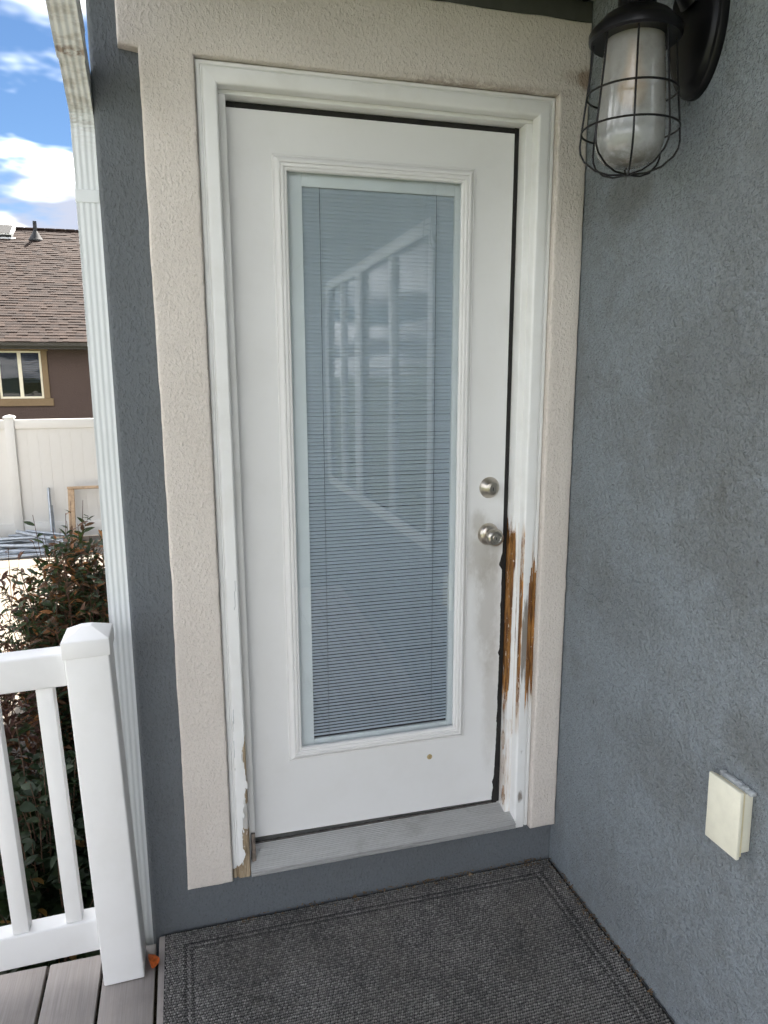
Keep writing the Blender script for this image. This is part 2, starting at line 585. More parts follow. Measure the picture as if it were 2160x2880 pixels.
def glass(name, tint, ior=1.5, rough=0.0, refl=(1, 1, 1)):
    def build(nt):
        # reflection only where the ray enters, so the thin pane never traps light
        back = nt.n('ShaderNodeNewGeometry').outputs['Backfacing']
        fr = nt.math('MULTIPLY', nt.n('ShaderNodeFresnel', {'IOR': ior}).outputs[0], nt.math('SUBTRACT', 1.0, back))
        tr = nt.n('ShaderNodeBsdfTransparent', {'Color': tint})
        gl = nt.n('ShaderNodeBsdfGlossy', {'Color': refl, 'Roughness': rough})
        nrm = bump(nt, nt.noise(obj_co(nt), 2.2, 1), 0.02, 0.05)
        nt.set(gl.inputs['Normal'], nrm)
        m = nt.n('ShaderNodeMixShader', {0: fr, 1: tr.outputs[0], 2: gl.outputs[0]})
        return m.outputs[0]
    return material(name, build)


M_glass = glass('door glass', (0.955, 0.972, 0.98), 2.05, 0.0, (0.95, 0.975, 1.0))
M_pane = glass('window glass', (0.6, 0.66, 0.7), 1.4)


def b_frost(nt):
    co = obj_co(nt)
    n = nt.noise(co, 30, 4, 0.6)
    col = nt.mix(nt.ramp(n, 0.4, 0.75), (0.66, 0.68, 0.68), (0.54, 0.55, 0.53))
    s = nt.n('ShaderNodeSeparateXYZ', {0: co})
    grime = nt.math('MULTIPLY', nt.ramp(s.outputs[2], 1.968, 2.015, 1, 0), nt.ramp(nt.noise(co, 55, 4, 0.7), 0.3, 0.6))
    col = nt.mix(nt.math('MULTIPLY', grime, 0.75), col, (0.28, 0.26, 0.22))
    tl = nt.n('ShaderNodeBsdfTranslucent', {'Color': col})
    df = nt.n('ShaderNodeBsdfDiffuse', {'Color': col})
    tp = nt.n('ShaderNodeBsdfTransparent', {'Color': (0.9, 0.92, 0.92)})
    gl = nt.n('ShaderNodeBsdfGlossy', {'Color': 1.0, 'Roughness': 0.16})
    a = nt.n('ShaderNodeMixShader', {0: 0.5, 1: tl.outputs[0], 2: df.outputs[0]})
    a = nt.n('ShaderNodeMixShader', {0: 0.38, 1: a.outputs[0], 2: tp.outputs[0]})
    fr = nt.n('ShaderNodeFresnel', {'IOR': 1.6})
    return nt.n('ShaderNodeMixShader', {0: fr, 1: a.outputs[0], 2: gl.outputs[0]}).outputs[0]


M_frost = material('frosted lamp glass', b_frost)
M_bulb = simple('amber bulb', (0.85, 0.50, 0.22), 0.15, vary=0.1, bmp=0.0)


def leaf_mat(name, cols):
    def build(nt):
        inf = nt.n('ShaderNodeAttribute', attribute_name='tone').outputs['Fac']
        n = nt.noise(obj_co(nt), 60, 3, 0.6)
        c = cols[0][1]
        for pos, col in cols[1:]:
            c = nt.mix(nt.ramp(inf, pos - 0.03, pos + 0.03), c, col)
        c = nt.mix(nt.ramp(n, 0.4, 0.7, 0, 0.45), c, nt.mix(0.55, c, (0.015, 0.012, 0.008)))
        p = pbsdf(nt, c, 0.5, None, spec=0.35)
        tl = nt.n('ShaderNodeBsdfTranslucent', {'Color': nt.mix(1.0, c, (1.2, 1.25, 0.8), 'MULTIPLY')})
        return nt.n('ShaderNodeMixShader', {0: 0.3, 1: p, 2: tl.outputs[0]}).outputs[0]
    return material(name, build)


M_leafG = leaf_mat('green shrub leaf', [(0, (0.036, 0.060, 0.024)), (0.45, (0.052, 0.082, 0.028)), (0.72, (0.14, 0.072, 0.038)), (0.9, (0.40, 0.18, 0.075))])
M_leafR = leaf_mat('bronze shrub leaf', [(0, (0.10, 0.050, 0.042)), (0.40, (0.15, 0.072, 0.050)), (0.7, (0.06, 0.075, 0.03)), (0.9, (0.32, 0.15, 0.07))])
M_leafD = leaf_mat('dark broad leaf', [(0, (0.022, 0.040, 0.018)), (0.5, (0.034, 0.058, 0.024)), (0.82, (0.05, 0.075, 0.03)), (0.955, (0.36, 0.20, 0.07))])
M_stem = simple('shrub stem', (0.10, 0.055, 0.035), 0.8, vary=0.3)
M_orange = simple('orange dry leaf', (0.62, 0.13, 0.02), 0.55, vary=0.35, scale=60)
M_debris = simple('dry litter', (0.13, 0.085, 0.045), 0.9, vary=0.5, scale=80)
M_pipe = simple('galvanised conduit', (0.36, 0.39, 0.42), 0.32, 0.55, vary=0.15, scale=15)
M_lumber = simple('pale lumber', (0.46, 0.33, 0.21), 0.75, vary=0.15, scale=25)
M_soil = simple('dark mulch', (0.035, 0.026, 0.02), 0.95, vary=0.5, scale=30, bmp=0.8, bs=50, bd=0.02)
M_fence = paint('white fence vinyl', (0.68, 0.67, 0.63), 0.4, 0.1)
M_brown = stucco('brown stucco', (0.078, 0.055, 0.048), (0.070, 0.049, 0.043), 0.3, (1, 1, 1), None, 0.01)
M_tan = simple('tan window trim', (0.17, 0.115, 0.062), 0.8, vary=0.05)
M_frame = simple('cream window frame', (0.66, 0.61, 0.48), 0.5, vary=0.04)
M_nblind = simple('far blind', (0.045, 0.055, 0.075), 0.6)
M_ngut = simple('dark brown gutter', (0.028, 0.024, 0.02), 0.5)
M_vent = simple('grey vent', (0.012, 0.013, 0.015), 0.7)
M_skyl = simple('skylight metal', (0.6, 0.6, 0.58), 0.5)


def b_shingle(nt):
    co = obj_co(nt)
    inf = nt.n('ShaderNodeObjectInfo').outputs['Random']
    at = nt.n('ShaderNodeAttribute', attribute_name='tone').outputs['Fac']
    n = nt.noise(co, 40, 3, 0.6)
    r = nt.math('FRACT', nt.math('ADD', inf, at))
    c = nt.mix(nt.ramp(r, 0.0, 1.0, smooth=False), (0.024, 0.016, 0.013), (0.050, 0.032, 0.024))
    c = nt.mix(nt.ramp(n, 0.4, 0.65, 0, 0.35), c, (0.028, 0.02, 0.019))
    return pbsdf(nt, c, 0.9, bump(nt, n, 0.4, 0.004), spec=0.2)


M_shingle = material('brown asphalt shingle', b_shingle)


def b_concrete(nt):
    co = obj_co(nt)
    n = nt.noise(co, 1.3, 6, 0.65)
    n2 = nt.noise(co, 60, 3, 0.6)
    c = nt.mix(nt.ramp(n, 0.35, 0.7), (0.235, 0.205, 0.165), (0.20, 0.175, 0.145))
    c = nt.mix(nt.ramp(n2, 0.5, 0.7, 0, 0.2), c, (0.16, 0.145, 0.125))
    return pbsdf(nt, c, 0.9, bump(nt, n2, 0.2, 0.003), spec=0.2)


M_conc = material('pale concrete', b_concrete)


def b_ground(nt):
    co = obj_co(nt)
    n = nt.noise(co, 0.4, 6, 0.65)
    n2 = nt.noise(co, 25, 4, 0.7)
    c = nt.mix(nt.ramp(n, 0.35, 0.7), (0.10, 0.105, 0.055), (0.07, 0.085, 0.04))
    c = nt.mix(nt.ramp(n2, 0.4, 0.7, 0, 0.5), c, (0.04, 0.055, 0.02))
    return pbsdf(nt, c, 0.95, bump(nt, n2, 0.6, 0.02), spec=0.2)


M_ground = material('dry yard', b_ground)

# ------------------------------------------------------------------ the ground
GZ = -0.95
g = mesh('ground', [(-400, -400, GZ - 0.03), (400, -400, GZ - 0.03), (400, 400, GZ - 0.03), (-400, 400, GZ - 0.03)], [(0, 1, 2, 3)], M_ground)
tag(g, kind='structure')
patio = empty('patio', (-4, 5, GZ), kind='structure')
xs_slab = [-10.3, -7.3, -4.3, -1.32]
ys_slab = [-0.6, 2.4, 5.4, 8.3, 10.4]
for i in range(3):
    for j in range(4):
        box('slab', (xs_slab[i] + 0.004, ys_slab[j] + 0.004, GZ - 0.1), (xs_slab[i + 1] - 0.004, ys_slab[j + 1] - 0.004, GZ), M_conc, patio, 0.006, 1)
for i in range(2):
    box('slab', (-1.312 + 3 * i, 7.51, GZ - 0.1), (1.68 + 3 * i, 10.4, GZ), M_conc, patio, 0.006, 1)
bed = box('soil_bed', (-1.31, 0.10, GZ - 0.1), (-0.228, 7.5, GZ + 0.03), M_soil, None, 0.02, 2)
tag(bed, kind='structure')

# ------------------------------------------------------------------ the house
HX0, XR = -0.225, 1.006
house = empty('house', (0.4, 0.5, GZ), 'grey stucco house with beige trim round its back door', 'house')
WY = 0.03
rc = 0.012
pl = [(0.004, WY)]
for k in range(7):
    t = math.pi / 2 * k / 6
    pl.append((HX0 + rc - rc * math.sin(t), WY + rc - rc * math.cos(t)))
pl += [(HX0, 2.0), (HX0, 9.0), (6.0, 9.0), (6.0, -5.6), (XR + 0.25, -5.6)]
vs, fs = [], []
zs = [GZ, 2.55]
for p in pl:
    for z in zs:
        vs.append((p[0], p[1], z))
for i in range(len(pl) - 1):
    fs.append((2 * i, 2 * i + 2, 2 * i + 3, 2 * i + 1))
corner_wall = mesh('corner_wall', vs, fs, M_grey, house, True)
corner_wall.data.set_sharp_from_angle(angle=R(35))
# gable triangles close the roof space
mesh('gable_wall', [(HX0, 0.03, 2.55), (HX0, 9.0, 2.55), (HX0, 4.5, 4.80)], [(0, 1, 2)], M_grey, house)
# wall round the door: under the sill, right of it, above it
box('sill_wall', (0.004, WY, GZ), (XR - 0.002, 0.16, 0.150), M_grey, house, 0)
box('door_wall', (0.004, WY + 0.0005, 2.252), (XR - 0.002, 0.16, 2.62), M_grey, house, 0)
box('jamb_wall', (0.913, WY + 0.001, 0.150), (XR - 0.002, 0.16, 2.252), M_grey, house, 0)
# wing wall with two window openings (seen only in the door glass)
WIN = [(-2.32, -1.06), (-3.30, -2.45)]
ys = [-5.6, -3.30, -2.45, -2.32, -1.06, 0.20]
zz_ = [GZ, 0.80, 2.14, 2.62]
vs, fs = [], []
for y in ys:
    for z in zz_:
        vs.append((XR, y, z))
for i in range(len(ys) - 1):
    for j in range(3):
        if j == 1 and i in (1, 3):
            continue
        fs.append((4 * i + j, 4 * i + j + 1, 4 * i + 4 + j + 1, 4 * i + 4 + j))
wing = mesh('wing_wall', vs, fs, M_wing, house)
for y0, y1 in WIN:
    w = box('window', (XR - 0.02, y0 - 0.06, 0.74), (XR - 0.004, y1 + 0.06, 0.80), M_white, house, 0.003)
    box('frame', (XR - 0.02, y0 - 0.06, 2.14), (XR - 0.004, y1 + 0.06, 2.20), M_white, w, 0.003)
    box('frame', (XR - 0.02, y0 - 0.06, 0.801), (XR - 0.004, y0, 2.139), M_white, w, 0.003)
    box('frame', (XR - 0.02, y1, 0.801), (XR - 0.004, y1 + 0.06, 2.139), M_white, w, 0.003)
    ym = (y0 + y1) / 2
    box('mullion', (XR - 0.012, ym - 0.03, 0.802), (XR + 0.03, ym + 0.03, 2.138), M_white, w, 0.003)
    box('pane', (XR + 0.01, y0, 0.80), (XR + 0.016, y1, 2.14), M_pane, w, 0)
    box('room', (XR + 0.2, y0 - 0.3, 0.3), (XR + 0.21, y1 + 0.3, 2.5), M_dark, w, 0)
# soffits and eaves; front overhang deepened to shade the top of the door
box('soffit', (HX0 - 0.02, -0.92, 2.545), (XR - 0.002, WY - 0.001, 2.56), M_soffit, house, 0)
box('wall_shade_strip', (HX0 - 0.001, 0.004, 2.436), (XR - 0.003, WY - 0.002, 2.4835), M_fascia_shade, house, 0.002)  # dark strip standing for the shaded wall above the head trim
box('soffit', (0.60, -5.6, 2.484), (XR + 0.3, -0.002, 2.496), M_soffit, house, 0)
box('fascia', (0.575, -5.6, 2.470), (0.5985, -0.95, 2.66), M_fascia_shade, house, 0.003)
box('fascia', (HX0 - 0.02, -0.945, 2.53), (0.5745, -0.9225, 2.68), M_fascia_shade, house, 0.003)
gut = [(y_ - 0.5, z_) for y_, z_ in [(-0.45, 2.56), (-0.53, 2.56), (-0.56, 2.62), (-0.565, 2.68), (-0.557, 2.68), (-0.552, 2.622), (-0.525, 2.568), (-0.455, 2.568), (-0.455, 2.68), (-0.45, 2.68)]]
extrude('gutter', gut, 0, HX0 - 0.06, 0.57, M_white, house)
# roof: front and back slope of the gable, and the wing's slope
mesh('roof', [(HX0 - 0.01, -1.0, 2.57), (6.2, -1.0, 2.57), (6.2, 4.5, 4.93), (HX0 - 0.01, 4.5, 4.93), (HX0 - 0.01, 9.4, 2.57), (6.2, 9.4, 2.57),
              (HX0 - 0.01, -1.0, 2.70), (6.2, -1.0, 2.70), (6.2, 4.5, 5.06), (HX0 - 0.01, 4.5, 5.06), (HX0 - 0.01, 9.4, 2.70), (6.2, 9.4, 2.70)],
     [(6, 7, 8, 9), (9, 8, 11, 10), (0, 3, 2, 1), (3, 4, 5, 2), (0, 1, 7, 6), (4, 10, 11, 5), (0, 6, 9, 3), (3, 9, 10, 4)], M_shing_under, house)
mesh('wing_roof', [(0.56, -5.9, 2.66), (0.56, -1.02, 2.66), (3.4, -1.02, 4.0), (3.4, -5.9, 4.0), (6.3, -1.02, 2.66), (6.3, -5.9, 2.66)],
     [(0, 1, 2, 3), (3, 2, 4, 5)], M_shing_under, house)


# beige surround: one plastered piece, left leg, head with its ear, right leg
bm = bmesh.new()
outl = [(-0.119, 0.147), (-0.0002, 0.147), (-0.0002, 2.2575), (0.9172, 2.2575), (0.9172, 0.140), (XR - 0.002, 0.140), (XR - 0.002, 2.436), (-0.163, 2.436), (-0.163, 2.264), (-0.119, 2.258)]
fr = [bm.verts.new((x, 0.0, z)) for x, z in outl]
bk = [bm.verts.new((x, WY + 0.004, z)) for x, z in outl]
bm.faces.new(fr)
for i in range(len(outl)):
    j = (i + 1) % len(outl)
    bm.faces.new((fr[i], bk[i], bk[j], fr[j]))
bmesh.ops.recalc_face_normals(bm, faces=bm.faces)
fe = [e for e in bm.edges if abs(e.verts[0].co.y) < 1e-6 and abs(e.verts[1].co.y) < 1e-6]
bmesh.ops.bevel(bm, geom=fe, offset=0.006, segments=3, profile=0.5, affect='EDGES')
bmesh.ops.triangulate(bm, faces=[f for f in bm.faces if len(f.verts) > 4])
for ax, lo_, hi_ in ((0, -0.163, XR), (2, 0.14, 2.436)):
    n = int((hi_ - lo_) / 0.03)
    for k in range(1, n):
        co = [0, 0, 0]
        co[ax] = lo_ + (hi_ - lo_) * k / n + 0.0007
        no = [0, 0, 0]
        no[ax] = 1
        bmesh.ops.bisect_plane(bm, geom=list(bm.verts) + list(bm.edges) + list(bm.faces), plane_co=co, plane_no=no)
for v in bm.verts:
    p = v.co.copy()
    q = p * 22
    low = 0.006 * noise.noise(Vector((1.3, p.z * 2.2, 0.3))) if p.x < -0.06 and p.z < 2.25 else 0
    v.co.x += noise.noise(q) * 0.002 + low
    v.co.z += noise.noise(q + Vector((31, 7, 3))) * 0.002
    if p.y < 0.02:
        v.co.y += noise.noise(q * 0.7 + Vector((3, 71, 9))) * 0.0012
from_bm('door_trim', bm, M_beige, house, True, 50)

# ------------------------------------------------------------------ door frame
dframe = empty('door_frame', (0.458, 0.04, 0.15), 'white wooden door frame rotted brown near the knob', 'door frame')
PROF = [(0.0, 0.045), (0.0, 0.021), (0.003, 0.017), (0.010, 0.0165), (0.012, 0.0205), (0.014, 0.0205), (0.017, 0.0135), (0.021, 0.012),
        (0.045, 0.012), (0.0485, 0.0145), (0.050, 0.019), (0.050, 0.046)]


def resample(pr, step):
    out = [pr[0]]
    for a, b in zip(pr, pr[1:]):
        d = math.hypot(b[0] - a[0], b[1] - a[1])
        n = max(1, int(round(d / step)))
        for k in range(1, n + 1):
            out.append((a[0] + (b[0] - a[0]) * k / n, a[1] + (b[1] - a[1]) * k / n))
    return out


def interp(t, pts):
    for (a, va), (b, vb) in zip(pts, pts[1:]):
        if a <= t <= b:
            return va + (vb - va) * (t - a) / (b - a + 1e-9)
    return pts[0][1] if t < pts[0][0] else pts[-1][1]


def casing(name, side, rotf, mat, z0=0.147, dz=0.004, depth=0.0):
    pr = resample(PROF, 0.0022)
    vs, fs, rot, wea = [], [], [], []
    nz = int((2.2565 - z0) / dz)
    for u, d in pr:
        zt = 2.2565 - u
        for k in range(nz + 1):
            z = z0 + (zt - z0) * k / nz
            r, w = rotf(u, d, z)
            x = u + 0.0005 if side < 0 else 0.9165 - u
            on = 1.0 if r > 0.55 else 0.0
            vs.append((x, d + depth * on * (0.6 + 0.6 * fbm(u * 60, z * 9, 3)), z))
            rot.append(r)
            wea.append(w)
    m = nz + 1
    for i in range(len(pr) - 1):
        for k in range(nz):
            a = i * m + k
            fs.append((a, a + m, a + m + 1, a + 1) if side > 0 else (a, a + 1, a + m + 1, a + m))
    o = mesh(name, vs, fs, mat, dframe, True, {'rot': rot, 'weather': wea})
    o.data.set_sharp_from_angle(angle=R(40))
    return o


def rot_left(u, d, z):
    # peeling from the inner edge, worst at the foot
    edge = interp(z, [(0.145, -0.01), (0.172, -0.005), (0.180, 0.014), (0.196, 0.030), (0.209, 0.034), (0.25, 0.030), (0.299, 0.033), (0.343, 0.032), (0.365, 0.037),
                      (0.388, 0.0425), (0.405, 0.042), (0.44, 0.0485), (0.48, 0.0455), (0.515, 0.0395), (0.525, 0.039), (0.56, 0.047), (0.60, 0.0505), (0.72, 0.0535), (0.92, 0.053), (0.935, 0.0495), (0.945, 0.054), (2.3, 0.06)])
    edge += 0.0022 * fbm(z * 70, 1.7, 0, 5)
    uu = u + (0.0 if d < 0.02 else 0.004)
    r = 1.0 if uu > edge else 0.0
    w = 0.0
    q = math.hypot((z - 0.335) / 0.035, (u - 0.048) / 0.02)
    if uu > edge and q < 1.2 + 0.5 * fbm(u * 150, z * 40, 7):
        w = 1.1
        r = 0.3
    if abs(u - 0.0225 - 0.004 * math.sin(z * 9)) < 0.0011 and 0.48 < z < 0.66 and fbm(z * 25, 5) > -0.1:
        w = 0.95
    if abs(u - 0.040 - (z - 1.0) * 0.05) < 0.0011 and 0.94 < z < 1.02:
        w = 1.0
    return r, w


def rot_right(u, d, z):
    r = w = 0.0
    z0_ = z
    z += 0.055 * fbm(u * 260, 2.1, 0.7, 2)
    n = 0.12 * fbm(u * 90, z * 6, 2.2)
    # inner bead streak next to the jamb
    if u > 0.0455 and d < 0.03:
        r = max(r, min(interp(z, [(0.42, 0.0), (0.50, 0.52), (0.70, 0.62), (0.95, 0.60), (1.08, 0.58), (1.13, 0.2), (1.16, 0.0)]), 1))
    # the broad rotted strip on the outer half of the face
    s = (u - 0.002) / 0.026
    if 0 <= s <= 1:
        top = interp(z, [(0.52, 0.0), (0.585, 0.55), (0.64, 0.95), (0.90, 1.0), (0.955, 0.75), (0.985, 0.50), (1.07, 0.42), (1.10, 0.0)])
        r = max(r, top * (1.0 if z < 0.98 else max(0, 1 - abs(s - 0.62) * 2.6) * 1.3))
    # grey weathering between the two
    if 0.018 < u < 0.046:
        w = interp(z, [(0.56, 0.0), (0.66, 0.62), (0.75, 0.95), (0.86, 0.85), (0.92, 0.4), (0.96, 0.0)]) * (1.0 if u > 0.024 else 0.6)
    z = z0_
    for zc, uc, sz, a in ((0.405, 0.036, 0.016, 0.62), (0.405, 0.030, 0.010, 0.6), (0.252, 0.034, 0.024, 0.95), (0.245, 0.028, 0.014, 0.75), (0.58, 0.024, 0.02, 0.5)):
        q = math.hypot((z - zc) / sz, (u - uc) / (sz * 0.45))
        if q < 1:
            w = max(w, a * (1 - q * 0.6))
    return max(0.0, r + n * (r > 0.05)), w


casing('casing', -1, rot_left, M_wornL, 0.147, 0.0025, 0.0025)
casing('casing', 1, rot_right, M_wornR, 0.145, 0.003, 0.0028)
# head casing
vs, fs = [], []
pr = resample(PROF, 0.01)
for u, d in pr:
    for k in range(21):
        t = k / 20
        vs.append((0.0005 + u + (0.916 - 2 * u) * t, d, 2.2565 - u))
for i in range(len(pr) - 1):
    for k in range(20):
        a = i * 21 + k
        fs.append((a, a + 21, a + 22, a + 1))
o = mesh('head_casing', vs, fs, M_jamb, dframe, True)
o.data.set_sharp_from_angle(angle=R(40))

# lifted flakes of old paint along the peeling edges
rf = random.Random(17)
spots_f = [(0.0350, 0.0105, 0.345), (0.0340, 0.0105, 0.295), (0.0415, 0.0105, 0.385), (0.0470, 0.0105, 0.435), (0.0400, 0.0105, 0.520), (0.0335, 0.0105, 0.225), (0.0300, 0.0105, 0.195),
           (0.0490, 0.0110, 0.60), (0.8620, 0.0450, 1.02), (0.8600, 0.0450, 0.90), (0.8605, 0.0450, 0.76), (0.8590, 0.0450, 0.60), (0.8680, 0.0110, 0.98), (0.8690, 0.0110, 0.66), (0.8560, 0.0450, 0.48)]
for fx, fy, fz in spots_f:
    hgt, wdt_ = rf.uniform(0.010, 0.030), rf.uniform(0.003, 0.006)
    sd = rf.choice((-1, 1))
    vv, ff = [], []
    for i in range(5):
        t = i / 4
        wv_ = wdt_ * math.sin(math.pi * (0.12 + 0.76 * t)) * rf.uniform(0.8, 1.2)
        for j in range(4):
            q = j / 3
            vv.append((fx + sd * (q - 0.3) * wv_, fy - 0.0004 - 0.0042 * q * q * (0.5 + 0.5 * math.sin(2.5 * t + 0.4)), fz + (t - 0.5) * hgt))
    for i in range(4):
        for j in range(3):
            a_ = i * 4 + j
            ff.append((a_, a_ + 1, a_ + 5, a_ + 4))
    mesh('paint_flake', vv, ff, M_jamb, dframe, True)

# jambs
JL, JR, JT = 0.0690, 0.8480, 2.1960


def rot_jamb(s, z):
    """s: 0 at the outer edge of the jamb, 1 at the weatherstrip"""
    n = 0.16 * fbm(s * 7, z * 5, 8.2)
    zt_ = z
    z += 0.05 * fbm(s * 17, 3.3, 0.2, 3)
    body = interp(z, [(0.43, 0.0), (0.50, 0.42), (0.57, 0.60), (0.66, 1.0), (1.05, 1.0), (1.085, 0.95), (1.105, 0.45), (1.13, 0.0)])
    inner = interp(z, [(0.40, 0.9), (0.50, 0.55), (0.62, 0.30), (0.97, 0.24), (1.00, 0.17), (1.2, 0.20)])   # how far out it reaches
    r = body * min(1, max(0, (s - inner) * 6 + 0.55))
    z = zt_
    if s < 0.07 and 0.45 < z < 1.12:
        r = max(r, 0.5)
    if z < 0.42 and s > 0.8:
        r = max(r, 0.42)
    if z < 0.5:
        r = max(r, 0.30 + 0.10 * fbm(s * 5, z * 14, 1.1))
    for zc, sc, a in ((0.34, 0.6, 0.45), (0.235, 0.55, 0.52), (0.42, 0.75, 0.5)):
        q = math.hypot((z - zc) / 0.035, (s - sc) / 0.2)
        if q < 1:
            r = max(r, a)
    return max(0, r + n * (r > 0.05))


path = [(0.867 - 0.017 * k / 8, 0.0462) for k in range(9)] + [(JR, 0.048)] + [(JR, 0.048 + 0.0525 * k / 22) for k in range(1, 23)] + [(JR, 0.135)]
vs, fs, rot, wea = [], [], [], []
nz = 600
for i, (x, y) in enumerate(path):
    s = min(1.0, ((0.867 - x) + max(0.0, y - 0.0462)) / 0.058)
    for k in range(nz + 1):
        z = 0.162 + (JT - 0.162) * k / nz
        r = rot_jamb(s, z)
        vs.append((x + (0.0028 * (r + 0.6 * fbm(y * 300, z * 40, 2)) if r > 0.55 and i > 8 else 0), y, z))
        rot.append(r)
        wea.append(0.0)
for i in range(len(path) - 1):
    for k in range(nz):
        a = i * (nz + 1) + k
        fs.append((a, a + nz + 1, a + nz + 2, a + 1))
o = mesh('jamb', vs, fs, M_wornR, dframe, True, {'rot': rot, 'weather': wea})
o.data.set_sharp_from_angle(angle=R(40))
box('jamb', (0.046, 0.0465, 0.160), (JL, 0.135, JT), M_jamb, dframe, 0.002)
box('stop', (JL + 0.0005, 0.1295, 0.200), (JL + 0.02, 0.16, JT - 0.001), M_jamb, dframe, 0)
# grey rotten foot of the left jamb
bm = bmesh.new()
bm_box(bm, (JL - 0.0125, 0.030, 0.172), (JL - 0.001, 0.046, 0.262), 0.002, 2)
for v in bm.verts:
    v.co += Vector((noise.noise(v.co * 60), noise.noise(v.co * 60 + Vector((9, 9, 9))), 0)) * 0.004
from_bm('jamb_foot', bm, simple('rotten grey wood', (0.17, 0.14, 0.115), 0.9, vary=0.45, scale=60, bmp=0.5), dframe, True, 40)
box('head_jamb', (0.046, 0.0465, JT + 0.0005), (0.869, 0.135, 2.214), M_jamb, dframe, 0.002)
# weatherstrip: black compression seal set back in the gap, torn in places
vs, fs = [], []
nz = 420
for k in range(nz + 1):
    z = 0.198 + (JT - 0.198) * k / nz
    wv = interp(z, [(0.198, 0.012), (0.23, 0.0125), (0.252, 0.009), (0.27, 0.0135), (0.285, 0.008), (0.35, 0.0052), (0.45, 0.003), (0.55, 0.0022), (0.80, 0.0005), (1.0, 0.0), (2.2, 0.0)])
    if z < 0.95:
        wv += 0.0022 * max(0, fbm(z * 38, 4.4, 0, 4)) + 0.0012 * fbm(z * 110, 2)
    wv += 0.011 * max(0, 1 - abs(z - 0.985) / 0.016) + 0.006 * max(0, 1 - abs(z - 1.003) / 0.02) + 0.005 * max(0, 1 - abs(z - 0.705) / 0.012)
    xe = 0.8340 - max(wv, 0)
    vs += [(xe, 0.0838, z), (0.8345, 0.0838, z), (JR - 0.0008, 0.0870, z), (xe, 0.095, z)]
for k in range(nz):
    a = 4 * k
    fs += [(a, a + 1, a + 5, a + 4), (a + 1, a + 2, a + 6, a + 5), (a + 3, a, a + 4, a + 7)]
mesh('weatherstrip', vs, fs, M_black, dframe)
box('weatherstrip', (JL + 0.001, 0.0875, 2.1825), (JR - 0.0015, 0.134, JT - 0.0005), M_black, dframe, 0)
box('door_stop', (JL, 0.129, 0.204), (JR, 0.159, JT), M_dark, dframe, 0)
# threshold: ribbed aluminium, sloping to the front
tp = [(0.15, 0.150), (0.15, 0.1985), (0.086, 0.1985), (0.083, 0.1935)]
n = 13
for k in range(n):
    t0, t1, t2 = k / n, (k + 0.62) / n, (k + 0.75) / n
    for t, dzv in ((t0, 0.0), (t1, 0.0), (t2, -0.0013), (k / n + 0.95 / n, -0.0013)):
        tp.append((0.082 - 0.078 * t, 0.193 - 0.0225 * t + dzv))
tp += [(0.002, 0.1695), (-0.0005, 0.1675), (-0.0005, 0.1635), (0.002, 0.1620), (0.0025, 0.1590), (0.0, 0.1575), (0.0, 0.1535), (0.004, 0.150)]
extrude('threshold', tp, 0, 0.0515, 0.8665, M_alu, dframe)
bm = bmesh.new()
for k in range(60):
    bm_box(bm, (0.07 + k * 0.0128, 0.084, 0.1935), (0.0828 + k * 0.0128 - 0.0002, 0.0875, 0.2015 + 0.002 * noise.noise(Vector((k * 0.7, 1, 1)))), 0)
from_bm('sill_seal', bm, simple('dirty sill seal', (0.05, 0.045, 0.04), 0.8, vary=0.5, scale=50), dframe)

# ------------------------------------------------------------------ the door
door = empty('entry_door', (0.455, 0.10, 0.205), 'white full-lite entry door with blinds inside its glass', 'door')
DX0, DX1, DZ0, DZ1, DY = 0.0702, 0.8335, 0.2075, 2.1815, 0.085
LX0, LX1, LZ0, LZ1 = 0.178, 0.720, 0.446, 2.084      # outer edge of the lite frame
GX0, GX1, GZ0_, GZ1_ = 0.2155, 0.6845, 0.484, 2.044    # visible glass
# slab with the opening for the glass
bm = bmesh.new()
ox = [DX0, 0.205, 0.694, DX1]
oz = [DZ0, 0.473, 2.056, DZ1]
for yy in (DY, DY + 0.044):
    for x in ox:
        for z in oz:
            bm.verts.new((x, yy, z + (0.009 * (DX1 - x) / (DX1 - DX0) if z == DZ0 else 0)))
bm.verts.ensure_lookup_table()
V = lambda s, i, j: bm.verts[s * 16 + i * 4 + j]
for s in (0, 1):
    for i in range(3):
        for j in range(3):
            if i == 1 and j == 1:
                continue
            bm.faces.new((V(s, i, j), V(s, i + 1, j), V(s, i + 1, j + 1), V(s, i, j + 1)))
for a, b in (((0, 0), (3, 0)), ((3, 0), (3, 3)), ((3, 3), (0, 3)), ((0, 3), (0, 0))):
    di, dj = (b[0] - a[0]) // 3, (b[1] - a[1]) // 3
    for k in range(3):
        p, q = (a[0] + di * k, a[1] + dj * k), (a[0] + di * (k + 1), a[1] + dj * (k + 1))
        bm.faces.new((V(0, *p), V(0, *q), V(1, *q), V(1, *p)))
for p, q in (((1, 1), (2, 1)), ((2, 1), (2, 2)), ((2, 2), (1, 2)), ((1, 2), (1, 1))):
    bm.faces.new((V(0, *p), V(0, *q), V(1, *q), V(1, *p)))
from_bm('slab', bm, M_door, door)


def frame_sweep(name, x0, x1, z0, z1, prof, mat, parent, sharp=30):
    """mitred frame: prof [(inward offset, y)]"""
    vs, fs = [], []
    for u, y in prof:
        vs += [(x0 + u, y, z0 + u), (x1 - u, y, z0 + u), (x1 - u, y, z1 - u), (x0 + u, y, z1 - u)]
    for i in range(len(prof) - 1):
        for k in range(4):
            j = (k + 1) % 4
            fs.append((4 * i + k, 4 * i + j, 4 * i + 4 + j, 4 * i + 4 + k))
    o = mesh(name, vs, fs, mat, parent, True)
    o.data.set_sharp_from_angle(angle=R(sharp))
    return o


